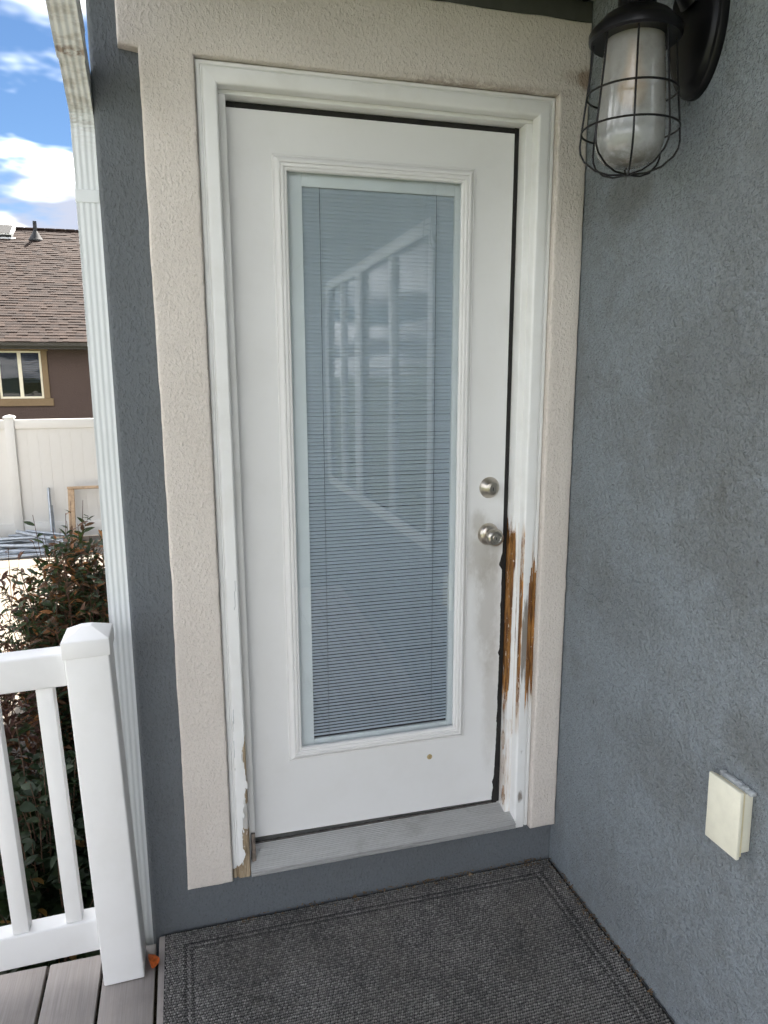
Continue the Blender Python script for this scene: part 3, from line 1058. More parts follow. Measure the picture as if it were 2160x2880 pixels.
lp = [(0.0, 0.0855), (0.0, 0.0815), (0.0015, 0.080), (0.0035, 0.080), (0.004, 0.0815), (0.006, 0.0790), (0.010, 0.0745), (0.0145, 0.0725), (0.018, 0.0730),
      (0.0195, 0.0765), (0.0205, 0.0768), (0.022, 0.0735), (0.026, 0.0728), (0.0285, 0.0740), (0.0295, 0.0775), (0.031, 0.0775), (0.032, 0.0755), (0.0350, 0.0765), (0.0372, 0.0800), (0.0372, 0.0875)]
frame_sweep('lite_frame', LX0, LX1, LZ0, LZ1, lp, M_lite, door)
# insulated glass unit
box('glass', (0.2062, 0.0865, 0.4742), (0.6928, 0.0895, 2.0548), M_glass, door, 0)
# cassette round the blind
bx = [(0.2062, 0.2530), (0.6735, 0.6928)]
cas = box('cassette', (0.2062, 0.0985, 0.4742), (0.2545, 0.112, 2.0548), M_spacer, door, 0)
box('cassette_side', (0.6705, 0.0985, 0.4742), (0.6928, 0.112, 2.0548), M_spacer, cas, 0)
box('cassette_head', (0.2546, 0.0985, 2.0165), (0.6704, 0.112, 2.0548), M_spacer, cas, 0.001)
blind = box('blind', (0.2550, 0.0995, 0.4745), (0.6700, 0.111, 0.4930), M_spacer, door, 0.002)
NS = 152
pitch_s = (2.013 - 0.497) / NS
sl_vs, sl_fs = [], []
for k in range(5):
    t = k / 4 - 0.5
    a = R(58)
    w = 0.0118
    crown = -0.0016 * (1 - (2 * t) ** 2)
    # outer edge is up: front (low y) edge high
    yv = t * w * math.cos(a)
    zv = -t * w * math.sin(a)
    ny, nz_ = -math.sin(a), -math.cos(a)
    yv += ny * crown
    zv += nz_ * crown
    sl_vs += [(0.2552, yv, zv), (0.6698, yv, zv)]
for k in range(4):
    sl_fs.append((2 * k, 2 * k + 1, 2 * k + 3, 2 * k + 2))
slat_me = bpy.data.meshes.new('slat')
slat_me.from_pydata(sl_vs, [], sl_fs)
slat_me.materials.append(M_slat)
slat_me.polygons.foreach_set('use_smooth', [True] * 4)
for k in range(NS):
    o = bpy.data.objects.new('slat', slat_me)
    link(o, blind)
    o.location = (0, 0.1050, 0.499 + pitch_s * (k + 0.5))
    t = k / NS
    o.rotation_euler = (R(rng.uniform(-0.22, 0.22) + 0.5 * noise.noise(Vector((k * 0.09, 0.3, 0)))), R(rng.uniform(-0.05, 0.05)), 0)
for x in (0.300, 0.618):
    tube('cord', [(x, 0.0993, 0.494), (x, 0.0993, 2.0165)], 0.0007, M_cord, blind, 5)
# dark room behind
box('back_panel', (0.20, 0.1275, 0.47), (0.70, 0.1285, 2.06), M_dark, door, 0)
# deadbolt
dbx, dbz = 0.786, 1.221
db = lathe('deadbolt', [(0.0, -0.0245), (0.0175, -0.0245), (0.019, -0.0235), (0.0285, -0.004), (0.0305, -0.002), (0.0315, 0.0), (0.0, 0.0)], M_nickel, door, 40, (dbx, DY, dbz), 'Y')
lathe('key_cylinder', [(0.0, -0.0275), (0.0105, -0.0275), (0.0115, -0.0265), (0.0115, -0.0240)], M_nickel, db, 28, (dbx, DY, dbz), 'Y')
box('keyway', (dbx - 0.0011, DY - 0.0279, dbz - 0.006), (dbx + 0.0011, DY - 0.0272, dbz + 0.004), M_black, db, 0)
kx, kz = 0.786, 1.0815
kn = lathe('knob', [(0.0, -0.058), (0.013, -0.058), (0.0145, -0.0595), (0.019, -0.0595), (0.0235, -0.056), (0.0262, -0.049), (0.0258, -0.043), (0.0225, -0.037), (0.0155, -0.031), (0.0125, -0.026), (0.0125, -0.012)], M_nickel, door, 40, (kx, DY, kz), 'Y')
lathe('rosette', [(0.0125, -0.0175), (0.022, -0.0165), (0.0285, -0.0115), (0.0325, -0.004), (0.0335, 0.0), (0.0, 0.0)], M_nickel, kn, 40, (kx, DY, kz), 'Y')
lathe('key_cylinder', [(0.0, -0.0600), (0.0095, -0.0600), (0.0102, -0.0592), (0.0102, -0.0570)], M_nickel, kn, 24, (kx, DY, kz), 'Y')
box('keyway', (kx - 0.001, DY - 0.0604, kz - 0.005), (kx + 0.001, DY - 0.0597, kz + 0.003), M_black, kn, 0)
lathe('filler_plug', [(0.0, -0.0012), (0.0075, -0.0012), (0.0085, -0.0004), (0.0085, 0.0), (0.0, 0.0)], M_putty, door, 20, (0.6095, DY, 0.390), 'Y')

# ------------------------------------------------------------------ downspout
spout = empty('downspout', (-0.252, 0.06, GZ), 'white ribbed metal downspout strapped to the grey house corner', 'downspout')


def spout_prof(wx=0.0258, wy=0.038, ribs=4, depth=0.0014):
    """corrugated rectangle, counter-clockwise"""
    pts = []
    def side(a, b, nrm):
        n = ribs * 8
        for k in range(n):
            t = k / n
            e = min(t, 1 - t)
            d = -depth * (0.5 - 0.5 * math.cos(2 * math.pi * ribs * t)) if 0.04 < t < 0.96 else 0
            pts.append((a[0] + (b[0] - a[0]) * t + nrm[0] * d, a[1] + (b[1] - a[1]) * t + nrm[1] * d))
    side((-wx, -wy), (wx, -wy), (0, -1))
    side((wx, -wy), (wx, wy), (1, 0))
    side((wx, wy), (-wx, wy), (0, 1))
    side((-wx, wy), (-wx, -wy), (-1, 0))
    return pts


def spout_sweep(name, path, mat, sc=1.0, crimp=None, thick=None):
    """path of (centre, pitch): pitch 0 = going up, 90 deg = going toward -y"""
    pr = spout_prof()
    vs, fs = [], []
    for i, (c, a) in enumerate(path):
        s = sc * (crimp[i] if crimp else 1.0)
        d = Vector((0, math.cos(a), math.sin(a)))        # local +y after the bend
        for px, py in pr:
            vs.append(Vector(c) + Vector((px * s, 0, 0)) + d * (py * s))
    n = len(pr)
    for i in range(len(path) - 1):
        for k in range(n):
            j = (k + 1) % n
            fs.append((i * n + k, i * n + j, i * n + n + j, i * n + n + k))
    o = mesh(name, vs, fs, mat, spout, True)
    o.data.set_sharp_from_angle(angle=R(60))
    return o


SX, SY = -0.2508, 0.083
spout_sweep('lower_pipe', [((SX, SY, GZ + 0.1), 0), ((SX, SY, 1.0), 0), ((SX, SY, 1.975), 0)], M_spout)
# crimped elbow swinging out toward the eave
el, cr = [], []
for k in range(29):
    t = k / 28
    a = R(60) * t
    rad = 0.085
    cy_ = SY + 0.0 - rad * (1 - math.cos(a))
    cz_ = 2.095 + rad * math.sin(a)
    el.append(((SX, cy_, cz_), a))
    cr.append(0.985 - (0.035 if (k % 4 == 2 and 1 < k < 27) else 0.0))
el = [((SX, SY, 1.93), 0)] + el
cr = [0.965] + cr
el.append(((SX, el[-1][0][1] - 0.15 * math.sin(R(60)), el[-1][0][2] + 0.15 * math.cos(R(60))), R(60)))
cr.append(0.985)
spout_sweep('elbow', el, M_spout, 1.0, cr)
e0 = Vector(el[-1][0])
dv = Vector((0, -math.sin(R(60)), math.cos(R(60))))
p0 = e0 - dv * 0.035
p1 = e0 + dv * 0.26
spout_sweep('offset_pipe', [(tuple(p0), R(60)), (tuple((p0 + p1) / 2), R(60)), (tuple(p1), R(60))], M_spout, 1.07)
p2 = p1 + dv * 0.05
spout_sweep('upper_elbow', [(tuple(p1 - dv * 0.03), R(60)), (tuple(p2), R(50)), (tuple(p2 + Vector((0, -0.03, 0.05))), R(20)), (tuple(p2 + Vector((0, -0.035, 0.28))), 0)], M_spout, 1.0)
# strap
bm = bmesh.new()
for lo, hi in (((SX - 0.0268, SY - 0.0395, 1.938), (SX + 0.0255, SY - 0.0378, 1.966)), ((SX - 0.0271, SY - 0.0393, 1.938), (SX - 0.0257, SY + 0.03, 1.966))):
    bm_box(bm, lo, hi, 0.0008, 1)
from_bm('strap', bm, M_spout, spout, True, 40)

# ------------------------------------------------------------------ wall lantern
LXc, LYc = 0.852, -0.425
lamp = empty('wall_lantern', (XR, LYc, 2.26), 'black caged wall lantern with frosted glass beside the door', 'wall lantern')
# oval backplate, domed
vs, fs = [], []
pf = [(1.0, 0.0), (1.0, 0.012), (0.97, 0.017), (0.90, 0.019), (0.86, 0.024), (0.80, 0.027), (0.0, 0.028)]
sg = 48
for f, h in pf:
    for k in range(sg):
        t = 2 * math.pi * k / sg
        vs.append((XR - 0.0005 - h, LYc + 0.082 * f * math.cos(t), 2.262 + 0.150 * f * math.sin(t)))
for i in range(len(pf) - 1):
    for k in range(sg):
        j = (k + 1) % sg
        fs.append((i * sg + k, i * sg + j, i * sg + sg + j, i * sg + sg + k))
o = mesh('backplate', vs, fs, M_lamp, lamp, True)
o.data.set_sharp_from_angle(angle=R(35))
C0 = (LXc, LYc, 0)
lathe('cap', [(r_, h_ + 0.050) for r_, h_ in [(0.0735, 2.158), (0.0865, 2.156), (0.0905, 2.160), (0.0910, 2.172), (0.0875, 2.178), (0.078, 2.186), (0.066, 2.199), (0.054, 2.206), (0.039, 2.210), (0.037, 2.214), (0.037, 2.30), (0.034, 2.308), (0.02, 2.33), (0.0, 2.331)]], M_lamp, lamp, 48, C0)
tube('arm', [(LXc + 0.03, LYc, 2.315), (LXc + 0.07, LYc, 2.320), (LXc + 0.10, LYc, 2.315), (XR - 0.028, LYc, 2.300)], [0.018, 0.017, 0.018, 0.028], M_lamp, lamp, 20)
lathe('glass_shade', [(0.0560, 2.222), (0.0575, 2.212), (0.0630, 2.140), (0.0670, 2.080), (0.0690, 2.030), (0.0680, 2.012), (0.0610, 1.992), (0.0480, 1.979), (0.0300, 1.972), (0.0, 1.9695)], M_frost, lamp, 48, C0, sharp=50)
lathe('bulb', [(0.0, 2.085), (0.018, 2.088), (0.028, 2.100), (0.031, 2.116), (0.028, 2.134), (0.018, 2.158), (0.014, 2.175), (0.014, 2.222)], M_bulb, lamp, 24, C0)
rw = 0.0021
cage_prof = [(0.079, 2.214), (0.0845, 2.150), (0.0910, 2.090), (0.0965, 2.042), (0.0985, 2.015), (0.0965, 2.000), (0.088, 1.985), (0.066, 1.967), (0.038, 1.957), (0.0, 1.955)]
for k in range(8):
    t = 2 * math.pi * (k + 0.35) / 8
    tube('cage_wire', [(LXc + r * math.cos(t), LYc + r * math.sin(t), h) for r, h in cage_prof], rw, M_lamp, lamp, 7)
for r, h in ((0.0892, 2.108), (0.0970, 2.040)):
    tube('cage_ring', [(LXc + r * math.cos(2 * math.pi * k / 48), LYc + r * math.sin(2 * math.pi * k / 48), h) for k in range(48)], rw, M_lamp, lamp, 7, True)
lathe('cage_button', [(0.0, 1.9515), (0.006, 1.9525), (0.008, 1.956), (0.006, 1.9585), (0.0, 1.9590)], M_lamp, lamp, 16, C0)

# ------------------------------------------------------------------ electrical box on the right wall
eb = empty('electrical_box', (XR, -0.72, 0.64), 'cream plastic blank cover box on the right grey wall', 'electrical box')
tilt = Matrix.Translation((XR, -0.722, 0.645)) @ Matrix.Rotation(R(-1.5), 4, 'X') @ Matrix.Translation((-XR, 0.722, -0.645))
box('cover', (0.9665, -0.772, 0.5735), (0.9755, -0.680, 0.7215), M_cream, eb, 0.0025, 2, tilt)
box('rim', (0.9757, -0.769, 0.577), (0.9815, -0.683, 0.718), M_cream_edge, eb, 0.001, 1, tilt)
box('body', (0.9817, -0.765, 0.582), (XR - 0.001, -0.687, 0.713), M_cream, eb, 0.002, 2, tilt)
bm = bmesh.new()
for k in range(16):
    y = -0.768 + 0.083 * k / 15
    bm_box(bm, (XR - 0.016, y - 0.004, 0.711), (XR - 0.0005, y + 0.004, 0.720 + 0.005 * noise.noise(Vector((k * 0.9, 2, 3)))), 0.002, 1)
from_bm('caulk', bm, M_caulk, eb, True, 60)

# ------------------------------------------------------------------ deck and railing
deck = empty('deck', (0.3, -1.5, -0.03), kind='structure')
k = 0
x = -0.213
xsb = []
while x > -1.7:
    x -= 0.139
    xsb.append(x)
x = -0.213
while x < 0.98:
    xsb.append(x)
    x += 0.139
for x in sorted(xsb):
    x1 = min(x + 0.134, XR - 0.004)
    yb = 0.004 if x < HX0 - 0.01 else WY - 0.004
    box('board', (x + 0.005, -3.05, -0.026), (x1 + 0.0015, yb, 0.0), M_deck, deck, 0.0025, 2)
for y in (-0.06, -0.5, -0.95, -1.4, -1.85, -2.3, -2.75):
    box('joist', (-1.7, y, -0.20), (XR - 0.01, y + 0.04, -0.0265), M_soil, deck, 0)
box('rim_joist', (-1.7, 0.004, -0.26), (HX0 - 0.005, 0.03, -0.028), M_soil, deck, 0)

rail = empty('deck_railing', (-0.29, -0.063, 0), 'white vinyl deck railing left of the door', 'railing')
TL = Matrix.Translation((-0.29, -0.063, 0)) @ Matrix.Rotation(R(-1.55), 4, 'Y') @ Matrix.Translation((0.29, 0.063, 0))
post = box('post', (-0.3405, -0.113, 0.0015), (-0.2405, -0.013, 0.902), M_white, rail, 0.005, 3, TL)
# cap: skirt and shallow pyramid
bm = bmesh.new()
cxm, cym, hw = -0.2905, -0.063, 0.0535
skirt = [(hw, 0.898), (hw, 0.938), (hw - 0.0015, 0.9405)]
rings = []
for h_, z_ in skirt + [(0.012, 0.962)]:
    rings.append([bm.verts.new((cxm + sx * h_, cym + sy * h_, z_)) for sx, sy in ((-1, -1), (1, -1), (1, 1), (-1, 1))])
for a, b in zip(rings, rings[1:]):
    for q in range(4):
        bm.faces.new((a[q], a[(q + 1) % 4], b[(q + 1) % 4], b[q]))
bm.faces.new(rings[-1])
bm.faces.new(rings[0])
bmesh.ops.bevel(bm, geom=list(bm.edges), offset=0.0018, segments=2, affect='EDGES', profile=0.5)
bmesh.ops.transform(bm, matrix=TL, verts=bm.verts)
from_bm('cap', bm, M_white, post, True, 30)
box('top_rail', (-1.72, -0.094, 0.824), (-0.3407, -0.032, 0.9065), M_white, rail, 0.006, 3, TL)
box('bottom_rail', (-1.72, -0.089, 0.092), (-0.3407, -0.037, 0.1835), M_white, rail, 0.005, 3, TL)
for k in range(11):
    x1 = -0.378 - 0.1235 * k
    box('baluster', (x1 - 0.038, -0.082, 0.1832), (x1, -0.044, 0.8243), M_white, rail, 0.003, 2, TL)

# ------------------------------------------------------------------ door mat
matt = empty('door_mat', (0.4, -0.3, 0.001), 'charcoal woven door mat in front of the door', 'door mat')
MX0, MX1, MY0, MY1 = -0.192, 0.999, -0.72, 0.0235
box('backing', (MX0, MY0, 0.001), (MX1, MY1, 0.0045), M_black, matt, 0.001, 1)
px_, py_ = 0.0060, 0.0080
nx, ny = int((MX1 - MX0 - 0.004) / px_), int((MY1 - MY0 - 0.004) / py_)
vs, fs, top = [], [], []
for j in range(ny):
    yc = MY0 + 0.002 + (j + 0.5) * py_
    for i in range(nx):
        xc = MX0 + 0.002 + (i + 0.5) * px_ + (0.0014 if j % 2 else -0.0014)
        db_ = min(xc - MX0, MX1 - xc, MY1 - yc, yc - MY0)
        h = 0.0035
        ln, wd, low_row = 0.0031, 0.0032, False
        if 0.050 < db_ < 0.060 or 0.069 < db_ < 0.078:
            h, ln, wd, low_row = 0.0014, 0.0026, 0.0032, True
        elif 0.060 <= db_ <= 0.069:
            h, ln, wd = 0.0036, 0.0029, 0.0040
        h += rng.uniform(-0.0007, 0.0007)
        ang = 0.4 + rng.uniform(-0.3, 0.3)
        xc += rng.uniform(-0.0008, 0.0008)
        yc_ = yc + rng.uniform(-0.0008, 0.0008)
        ca, sa = math.cos(ang), math.sin(ang)
        b = len(vs)
        wear = 0.5 + 0.5 * noise.noise(Vector((xc * 7, yc * 7, 0.4))) + 0.35 * noise.noise(Vector((xc * 31, yc * 31, 4.4)))
        tp_ = min(1.0, max(0.0, 0.45 + 0.42 * wear + rng.uniform(-0.28, 0.22)))
        if low_row:
            tp_ *= 0.62
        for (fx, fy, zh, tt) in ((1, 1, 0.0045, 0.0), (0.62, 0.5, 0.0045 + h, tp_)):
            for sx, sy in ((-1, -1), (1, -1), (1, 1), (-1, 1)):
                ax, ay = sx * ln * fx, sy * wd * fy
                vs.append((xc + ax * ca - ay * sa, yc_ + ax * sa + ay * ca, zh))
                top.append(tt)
        for q in range(4):
            w_ = (q + 1) % 4
            fs.append((b + q, b + w_, b + 4 + w_, b + 4 + q))
        fs.append((b + 4, b + 5, b + 6, b + 7))
wv = mesh('weave', vs, fs, M_mat, matt, True, {'top': top})
tag(wv, kind='stuff')

# litter along the foot of the wall, one orange leaf by the post
def leaf_shape(L=1.0, Wd=0.42, curl=0.18, fold=0.25, n=4):
    vs, fs = [], []
    for i in range(n + 1):
        t = i / n
        w = Wd * math.sin(math.pi * min(1, t * 0.92 + 0.04)) ** 0.8 * (1 - 0.35 * t)
        if i == n:
            w = 0.0
        zc = -curl * t * t * L
        y = t * L
        vs += [(-w * L * 0.5, y, zc + fold * w * L * 0.5), (0, y, zc), (w * L * 0.5, y, zc + fold * w * L * 0.5)]
    for i in range(n):
        a = 3 * i
        fs += [(a, a + 1, a + 4, a + 3), (a + 1, a + 2, a + 5, a + 4)]
    return vs, fs


bm = bmesh.new()
rl = random.Random(3)
for k in range(300):
    u = rl.random() ** 0.7
    if k < 190:
        p = Vector((-0.10 + 1.09 * u, WY - 0.001 - rl.random() ** 2 * 0.03, 0.008 + rl.random() * 0.005))
    else:
        p = Vector((XR - 0.003 - rl.random() ** 2 * 0.03, 0.02 - rl.random() * 0.55, 0.008 + rl.random() * 0.004))
    a = rl.uniform(0, math.pi)
    L = rl.uniform(0.003, 0.012)
    w = rl.uniform(0.0008, 0.003)
    m = Matrix.Translation(p) @ Matrix.Rotation(a, 4, 'Z') @ Matrix.Rotation(rl.uniform(-0.5, 0.5), 4, 'Y') @ Matrix.Diagonal((L, w, w * 0.6, 1))
    bmesh.ops.create_cube(bm, size=1, matrix=m)
lit = from_bm('litter', bm, M_debris)
tag(lit, 'dry twigs and crumbs along the foot of the grey wall', 'litter', kind='stuff')


def fallen_leaf(name, p, L, rz, mat, label, ry=0.4, rx=0.1):
    v, f = leaf_shape(1.0, 0.75, 0.35, 0.7, 6)
    m = Matrix.Translation(p) @ Matrix.Rotation(rz, 4, 'Z') @ Matrix.Rotation(ry, 4, 'Y') @ Matrix.Rotation(rx, 4, 'X') @ Matrix.Scale(L, 4)
    o = mesh(name, [m @ Vector(q) for q in v], f, mat, None, True)
    return tag(o, label, 'leaf')


fallen_leaf('fallen_leaf', (-0.222, -0.095, 0.010), 0.052, R(8), M_orange, 'curled orange leaf lying between the white post and the mat', 0.5, 0.3)
fallen_leaf('fallen_leaf', (0.715, 0.006, 0.014), 0.016, R(-60), M_lumber, 'small tan dry leaf at the back edge of the mat', 0.3)
fallen_leaf('fallen_leaf', (0.345, 0.012, 0.012), 0.016, R(-75), M_debris, 'small brown dry leaf at the foot of the wall behind the mat', 0.3)

# ------------------------------------------------------------------ shrubs beside the house
LEAF = {}


def leaf_meshes(key, mat, Wd, curl, fold):
    out = []
    for i, (c, f) in enumerate(((curl, fold), (curl * 1.8, fold * 0.6), (curl * 0.4, fold * 1.7), (curl * 3, fold * 1.2))):
        for tone in (0.1, 0.35, 0.55, 0.8, 0.97):
            v, fa = leaf_shape(1.0, Wd, c, f, 4)
            me = bpy.data.meshes.new('leaf')
            me.from_pydata(v, [], fa)
            a = me.attributes.new('tone', 'FLOAT', 'POINT')
            a.data.foreach_set('value', np.full(len(v), tone, np.float32))
            me.materials.append(mat)
            me.polygons.foreach_set('use_smooth', [True] * len(fa))
            out.append((tone, me, v, fa))
    return out


CAMP = Vector(cam.location)


def shrub(name, label, base, top_z, rx, ry, nbr, twigs, lpt, Lr, leafset, tone_w, seed, keep=None, lean=0.0, stem_r=0.006, single=300, mid=0.35):
    rs = random.Random(seed)
    root = empty(name, base, label, 'shrub')
    bmS = bmesh.new()
    leaves = []
    base = Vector(base)
    H = top_z - base.z

    def ok(p):
        return p.x < HX0 - 0.03 and (p.y > 0.06 or p.z < -0.3) and (keep is None or keep(p))

    for b in range(nbr):
        ang = rs.uniform(0, 2 * math.pi)
        rr = math.sqrt(rs.random())
        hh = H * (1 - 0.30 * rr * rr) * (rs.uniform(0.78, 0.92) if rs.random() < 0.85 else rs.uniform(0.90, 0.98))
        tip = base + Vector((rx * rr * math.cos(ang), ry * rr * math.sin(ang), hh))
        c = base + Vector((rx * rr * math.cos(ang) * 0.25, ry * rr * math.sin(ang) * 0.25, hh * 0.45))
        pts = []
        for i in range(9):
            t = i / 8
            p = base * (1 - t) ** 2 + c * 2 * t * (1 - t) + tip * t * t
            p += Vector((noise.noise(Vector((b, t * 3, 0))), noise.noise(Vector((b, t * 3, 9))), 0)) * 0.05 * t
            p.x = min(p.x, HX0 - 0.035)
            pts.append(p)
        tube_bm(bmS, pts, [stem_r * (1 - 0.8 * i / 8) for i in range(9)], 5)
        stems = [(pts, 0.35)]
        for w in range(twigs):
            t = rs.uniform(mid, 0.95)
            p = pts[int(t * 8)]
            d = Vector((rs.uniform(-1, 1), rs.uniform(-1, 1), rs.uniform(0.2, 1.3))).normalized()
            L = rs.uniform(0.08, 0.19)
            q = [p + d * L * s / 4 + Vector((0, 0, 0.03 * (s / 4) ** 2)) for s in range(5)]
            for v in q:
                v.x = min(v.x, HX0 - 0.035)
            tube_bm(bmS, q, [stem_r * 0.35 * (1 - 0.7 * s / 4) for s in range(5)], 4)
            stems.append((q, 0.1))
        for q, start in stems:
            n = lpt
            for i in range(n):
                t = start + (1 - start) * (i + rs.random()) / n
                f = t * (len(q) - 1)
                j = min(int(f), len(q) - 2)
                p = q[j].lerp(q[j + 1], f - j)
                ax = (q[j + 1] - q[j]).normalized()
                d = Vector((rs.uniform(-1, 1), rs.uniform(-1, 1), rs.uniform(-0.35, 0.6)))
                d = (d - ax * d.dot(ax) * 0.6 + ax * 0.35).normalized()
                if not ok(p + d * 0.05):
                    continue
                tw = rs.random()
                k = rs.randrange(4) * 5 + next(i_ for i_, w_ in enumerate(tone_w) if tw <= w_)
                leaves.append((p, d, rs.uniform(*Lr), rs.uniform(-0.8, 0.8), k))
    tag(from_bm('stems', bmS, M_stem, root, True, 60))
    mats = []
    for p, d, L, tw, k in leaves:
        z = Vector((0, 0, 1))
        xx = d.cross(z)
        if xx.length < 1e-3:
            xx = Vector((1, 0, 0))
        xx.normalize()
        n = xx.cross(d)
        m = Matrix((xx, d, n)).transposed().to_4x4()
        mats.append(Matrix.Translation(p) @ m @ Matrix.Rotation(tw, 4, 'Y') @ Matrix.Scale(L, 4))
    # those nearest the eye are leaves of their own, the rest one mass of leaves
    def rank(i):
        p = leaves[i][0]
        v = p - CAMP
        az = math.atan2(v.x, v.y)
        return (v.length / leaves[i][2]) + (1000 if az < -0.245 or az > -0.07 else 0)
    order = sorted(range(len(leaves)), key=rank)
    for i in order[:single]:
        o = bpy.data.objects.new('leaf', leafset[leaves[i][4]][1])
        link(o, root)
        o.matrix_parent_inverse = root.matrix_basis.inverted()
        o.matrix_basis = mats[i]
    vs, fs, tn = [], [], []
    for i in order[single:]:
        tone, me, v, fa = leafset[leaves[i][4]]
        b = len(vs)
        vs += [mats[i] @ Vector(q) for q in v]
        fs += [tuple(b + a for a in f) for f in fa]
        tn += [tone] * len(v)
    tag(mesh('foliage', vs, fs, leafset[0][1].materials[0], root, True, {'tone': tn}), kind='stuff')
    return root


LG = leaf_meshes('g', M_leafG, 0.42, 0.15, 0.3)
LR = leaf_meshes('r', M_leafR, 0.36, 0.2, 0.5)
LD = leaf_meshes('d', M_leafD, 0.78, 0.2, 0.25)
shrub('leafy_shrub', 'dense dark green shrub turning brown behind the downspout', (-0.575, 1.55, GZ), 1.10, 0.37, 0.55, 160, 14, 15, (0.032, 0.056), LG, (0.22, 0.42, 0.64, 0.90, 1.0), 11, None, 0, 0.006)
shrub('bronze_shrub', 'sparse shrub with reddish bronze leaves left of the dense green one', (-0.96, 1.28, GZ), 1.06, 0.40, 0.36, 42, 7, 9, (0.036, 0.062), LR, (0.38, 0.68, 0.86, 0.95, 1.0), 23, None, 0, 0.0055)
shrub('broadleaf_shrub', 'low dark broad-leaved shrub seen between the white balusters', (-0.62, 0.72, GZ), 0.42, 0.36, 0.50, 64, 7, 13, (0.035, 0.062), LD, (0.40, 0.74, 0.93, 0.975, 1.0), 31, None, 0, 0.006, 300, 0.2)

# ------------------------------------------------------------------ far fence
fence = empty('vinyl_fence', (-2.5, 10.0, GZ), 'white vinyl privacy fence across the yard', 'fence')
FT = 0.885
posts = [-2.535 - 2.42 * k for k in range(3)] + [-2.535 + 2.42 * k for k in range(1, 5)]
for xp in sorted(posts):
    p = box('post', (xp - 0.0635, 9.95, GZ - 0.02), (xp + 0.0635, 10.077, FT + 0.03), M_fence, fence, 0.006, 2)
    bm = bmesh.new()
    rr = []
    for h_, z_ in ((0.075, FT + 0.022), (0.075, FT + 0.045), (0.045, FT + 0.062), (0.004, FT + 0.072)):
        rr.append([bm.verts.new((xp + sx * h_, 10.0135 + sy * h_, z_)) for sx, sy in ((-1, -1), (1, -1), (1, 1), (-1, 1))])
    for a, b in zip(rr, rr[1:]):
        for q in range(4):
            bm.faces.new((a[q], a[(q + 1) % 4], b[(q + 1) % 4], b[q]))
    bm.faces.new(rr[0])
    bm.faces.new(rr[-1])
    from_bm('cap', bm, M_fence, p)
brd = None
for a, b in zip(sorted(posts), sorted(posts)[1:]):
    box('top_rail', (a + 0.064, 9.975, FT - 0.138), (b - 0.064, 10.052, FT), M_fence, fence, 0.006, 2)
    box('bottom_rail', (a + 0.064, 9.975, -0.935), (b - 0.064, 10.052, -0.685), M_fence, fence, 0.006, 2)
    nb = 15
    wdt = (b - a - 0.128) / nb
    for i in range(nb):
        if brd is None:
            brd = box('board', (0.0002, 10.002, -0.69), (wdt - 0.0002, 10.026, FT - 0.13), M_fence, fence, 0.0012, 1)
            o = brd
        else:
            o = bpy.data.objects.new('board', brd.data)
            link(o, fence)
        o.location = (a + 0.064 + i * wdt, rng.uniform(-0.001, 0.001), 0)

# ------------------------------------------------------------------ things lying by the fence
rp = random.Random(5)
plist = [((-3.3, 9.35, -0.90), (-1.75, 9.22, -0.86)), ((-3.4, 9.28, -0.86), (-2.0, 9.42, -0.80)), ((-3.1, 9.50, -0.82), (-1.80, 9.30, -0.84)),
         ((-3.2, 9.15, -0.91), (-2.05, 9.33, -0.86)), ((-3.0, 9.18, -0.90), (-1.85, 8.98, -0.92)), ((-2.72, 8.86, -0.92), (-1.95, 9.12, -0.915)),
         ((-2.62, 8.78, -0.925), (-2.02, 8.86, -0.925)), ((-2.46, 9.40, -0.69), (-1.70, 9.10, -0.84)), ((-2.35, 9.46, -0.70), (-1.62, 9.26, -0.78)),
         ((-3.5, 9.42, -0.80), (-2.2, 9.30, -0.77)), ((-3.35, 9.55, -0.90), (-1.9, 9.62, -0.90)), ((-3.2, 9.25, -0.82), (-2.05, 9.10, -0.86)),
         ((-2.60, 9.55, -0.78), (-2.0, 9.44, -0.76)), ((-2.75, 9.02, -0.925), (-2.1, 9.20, -0.88))]
for i, (a, b) in enumerate(plist):
    a, b = Vector(a), Vector(b)
    d = (b - a).normalized()
    r = rp.choice((0.021, 0.025, 0.028))
    bm = bmesh.new()
    lathe_bm(bm, [(r * 0.86, 0.02), (r * 0.86, 0), (r, 0), (r, 0.05), (r * 1.0, (b - a).length), (r * 0.86, (b - a).length), (r * 0.86, (b - a).length - 0.02)], 12, caps=False)
    bmesh.ops.transform(bm, matrix=Matrix.Translation(a) @ d.to_track_quat('Z', 'Y').to_matrix().to_4x4(), verts=bm.verts)
    o = from_bm('conduit_pipe', bm, M_pipe, None, True, 40)
    own = {5: 'short grey conduit pipe lying in front of the pipe heap', 6: 'shortest grey conduit pipe, nearest the camera, in front of the heap',
           7: 'bright grey conduit pipe slanting down across the top of the heap', 8: 'grey conduit pipe slanting behind the topmost one'}
    tag(o, own.get(i, 'grey metal conduit pipe in the heap on the ground by the fence'), 'pipe', 'conduit pipes heaped by the fence')
bm = bmesh.new()
for a, b, r in (((-2.045, 9.72, -0.945), (-2.075, 9.93, -0.145), 0.022), ((-2.005, 9.72, -0.945), (-2.05, 9.93, -0.42), 0.015)):
    tube_bm(bm, [a, b], r, 10)
o = from_bm('standing_pipe', bm, M_pipe, None, True, 40)
tag(o, 'thin grey pipe standing upright against the white fence', 'pipe')
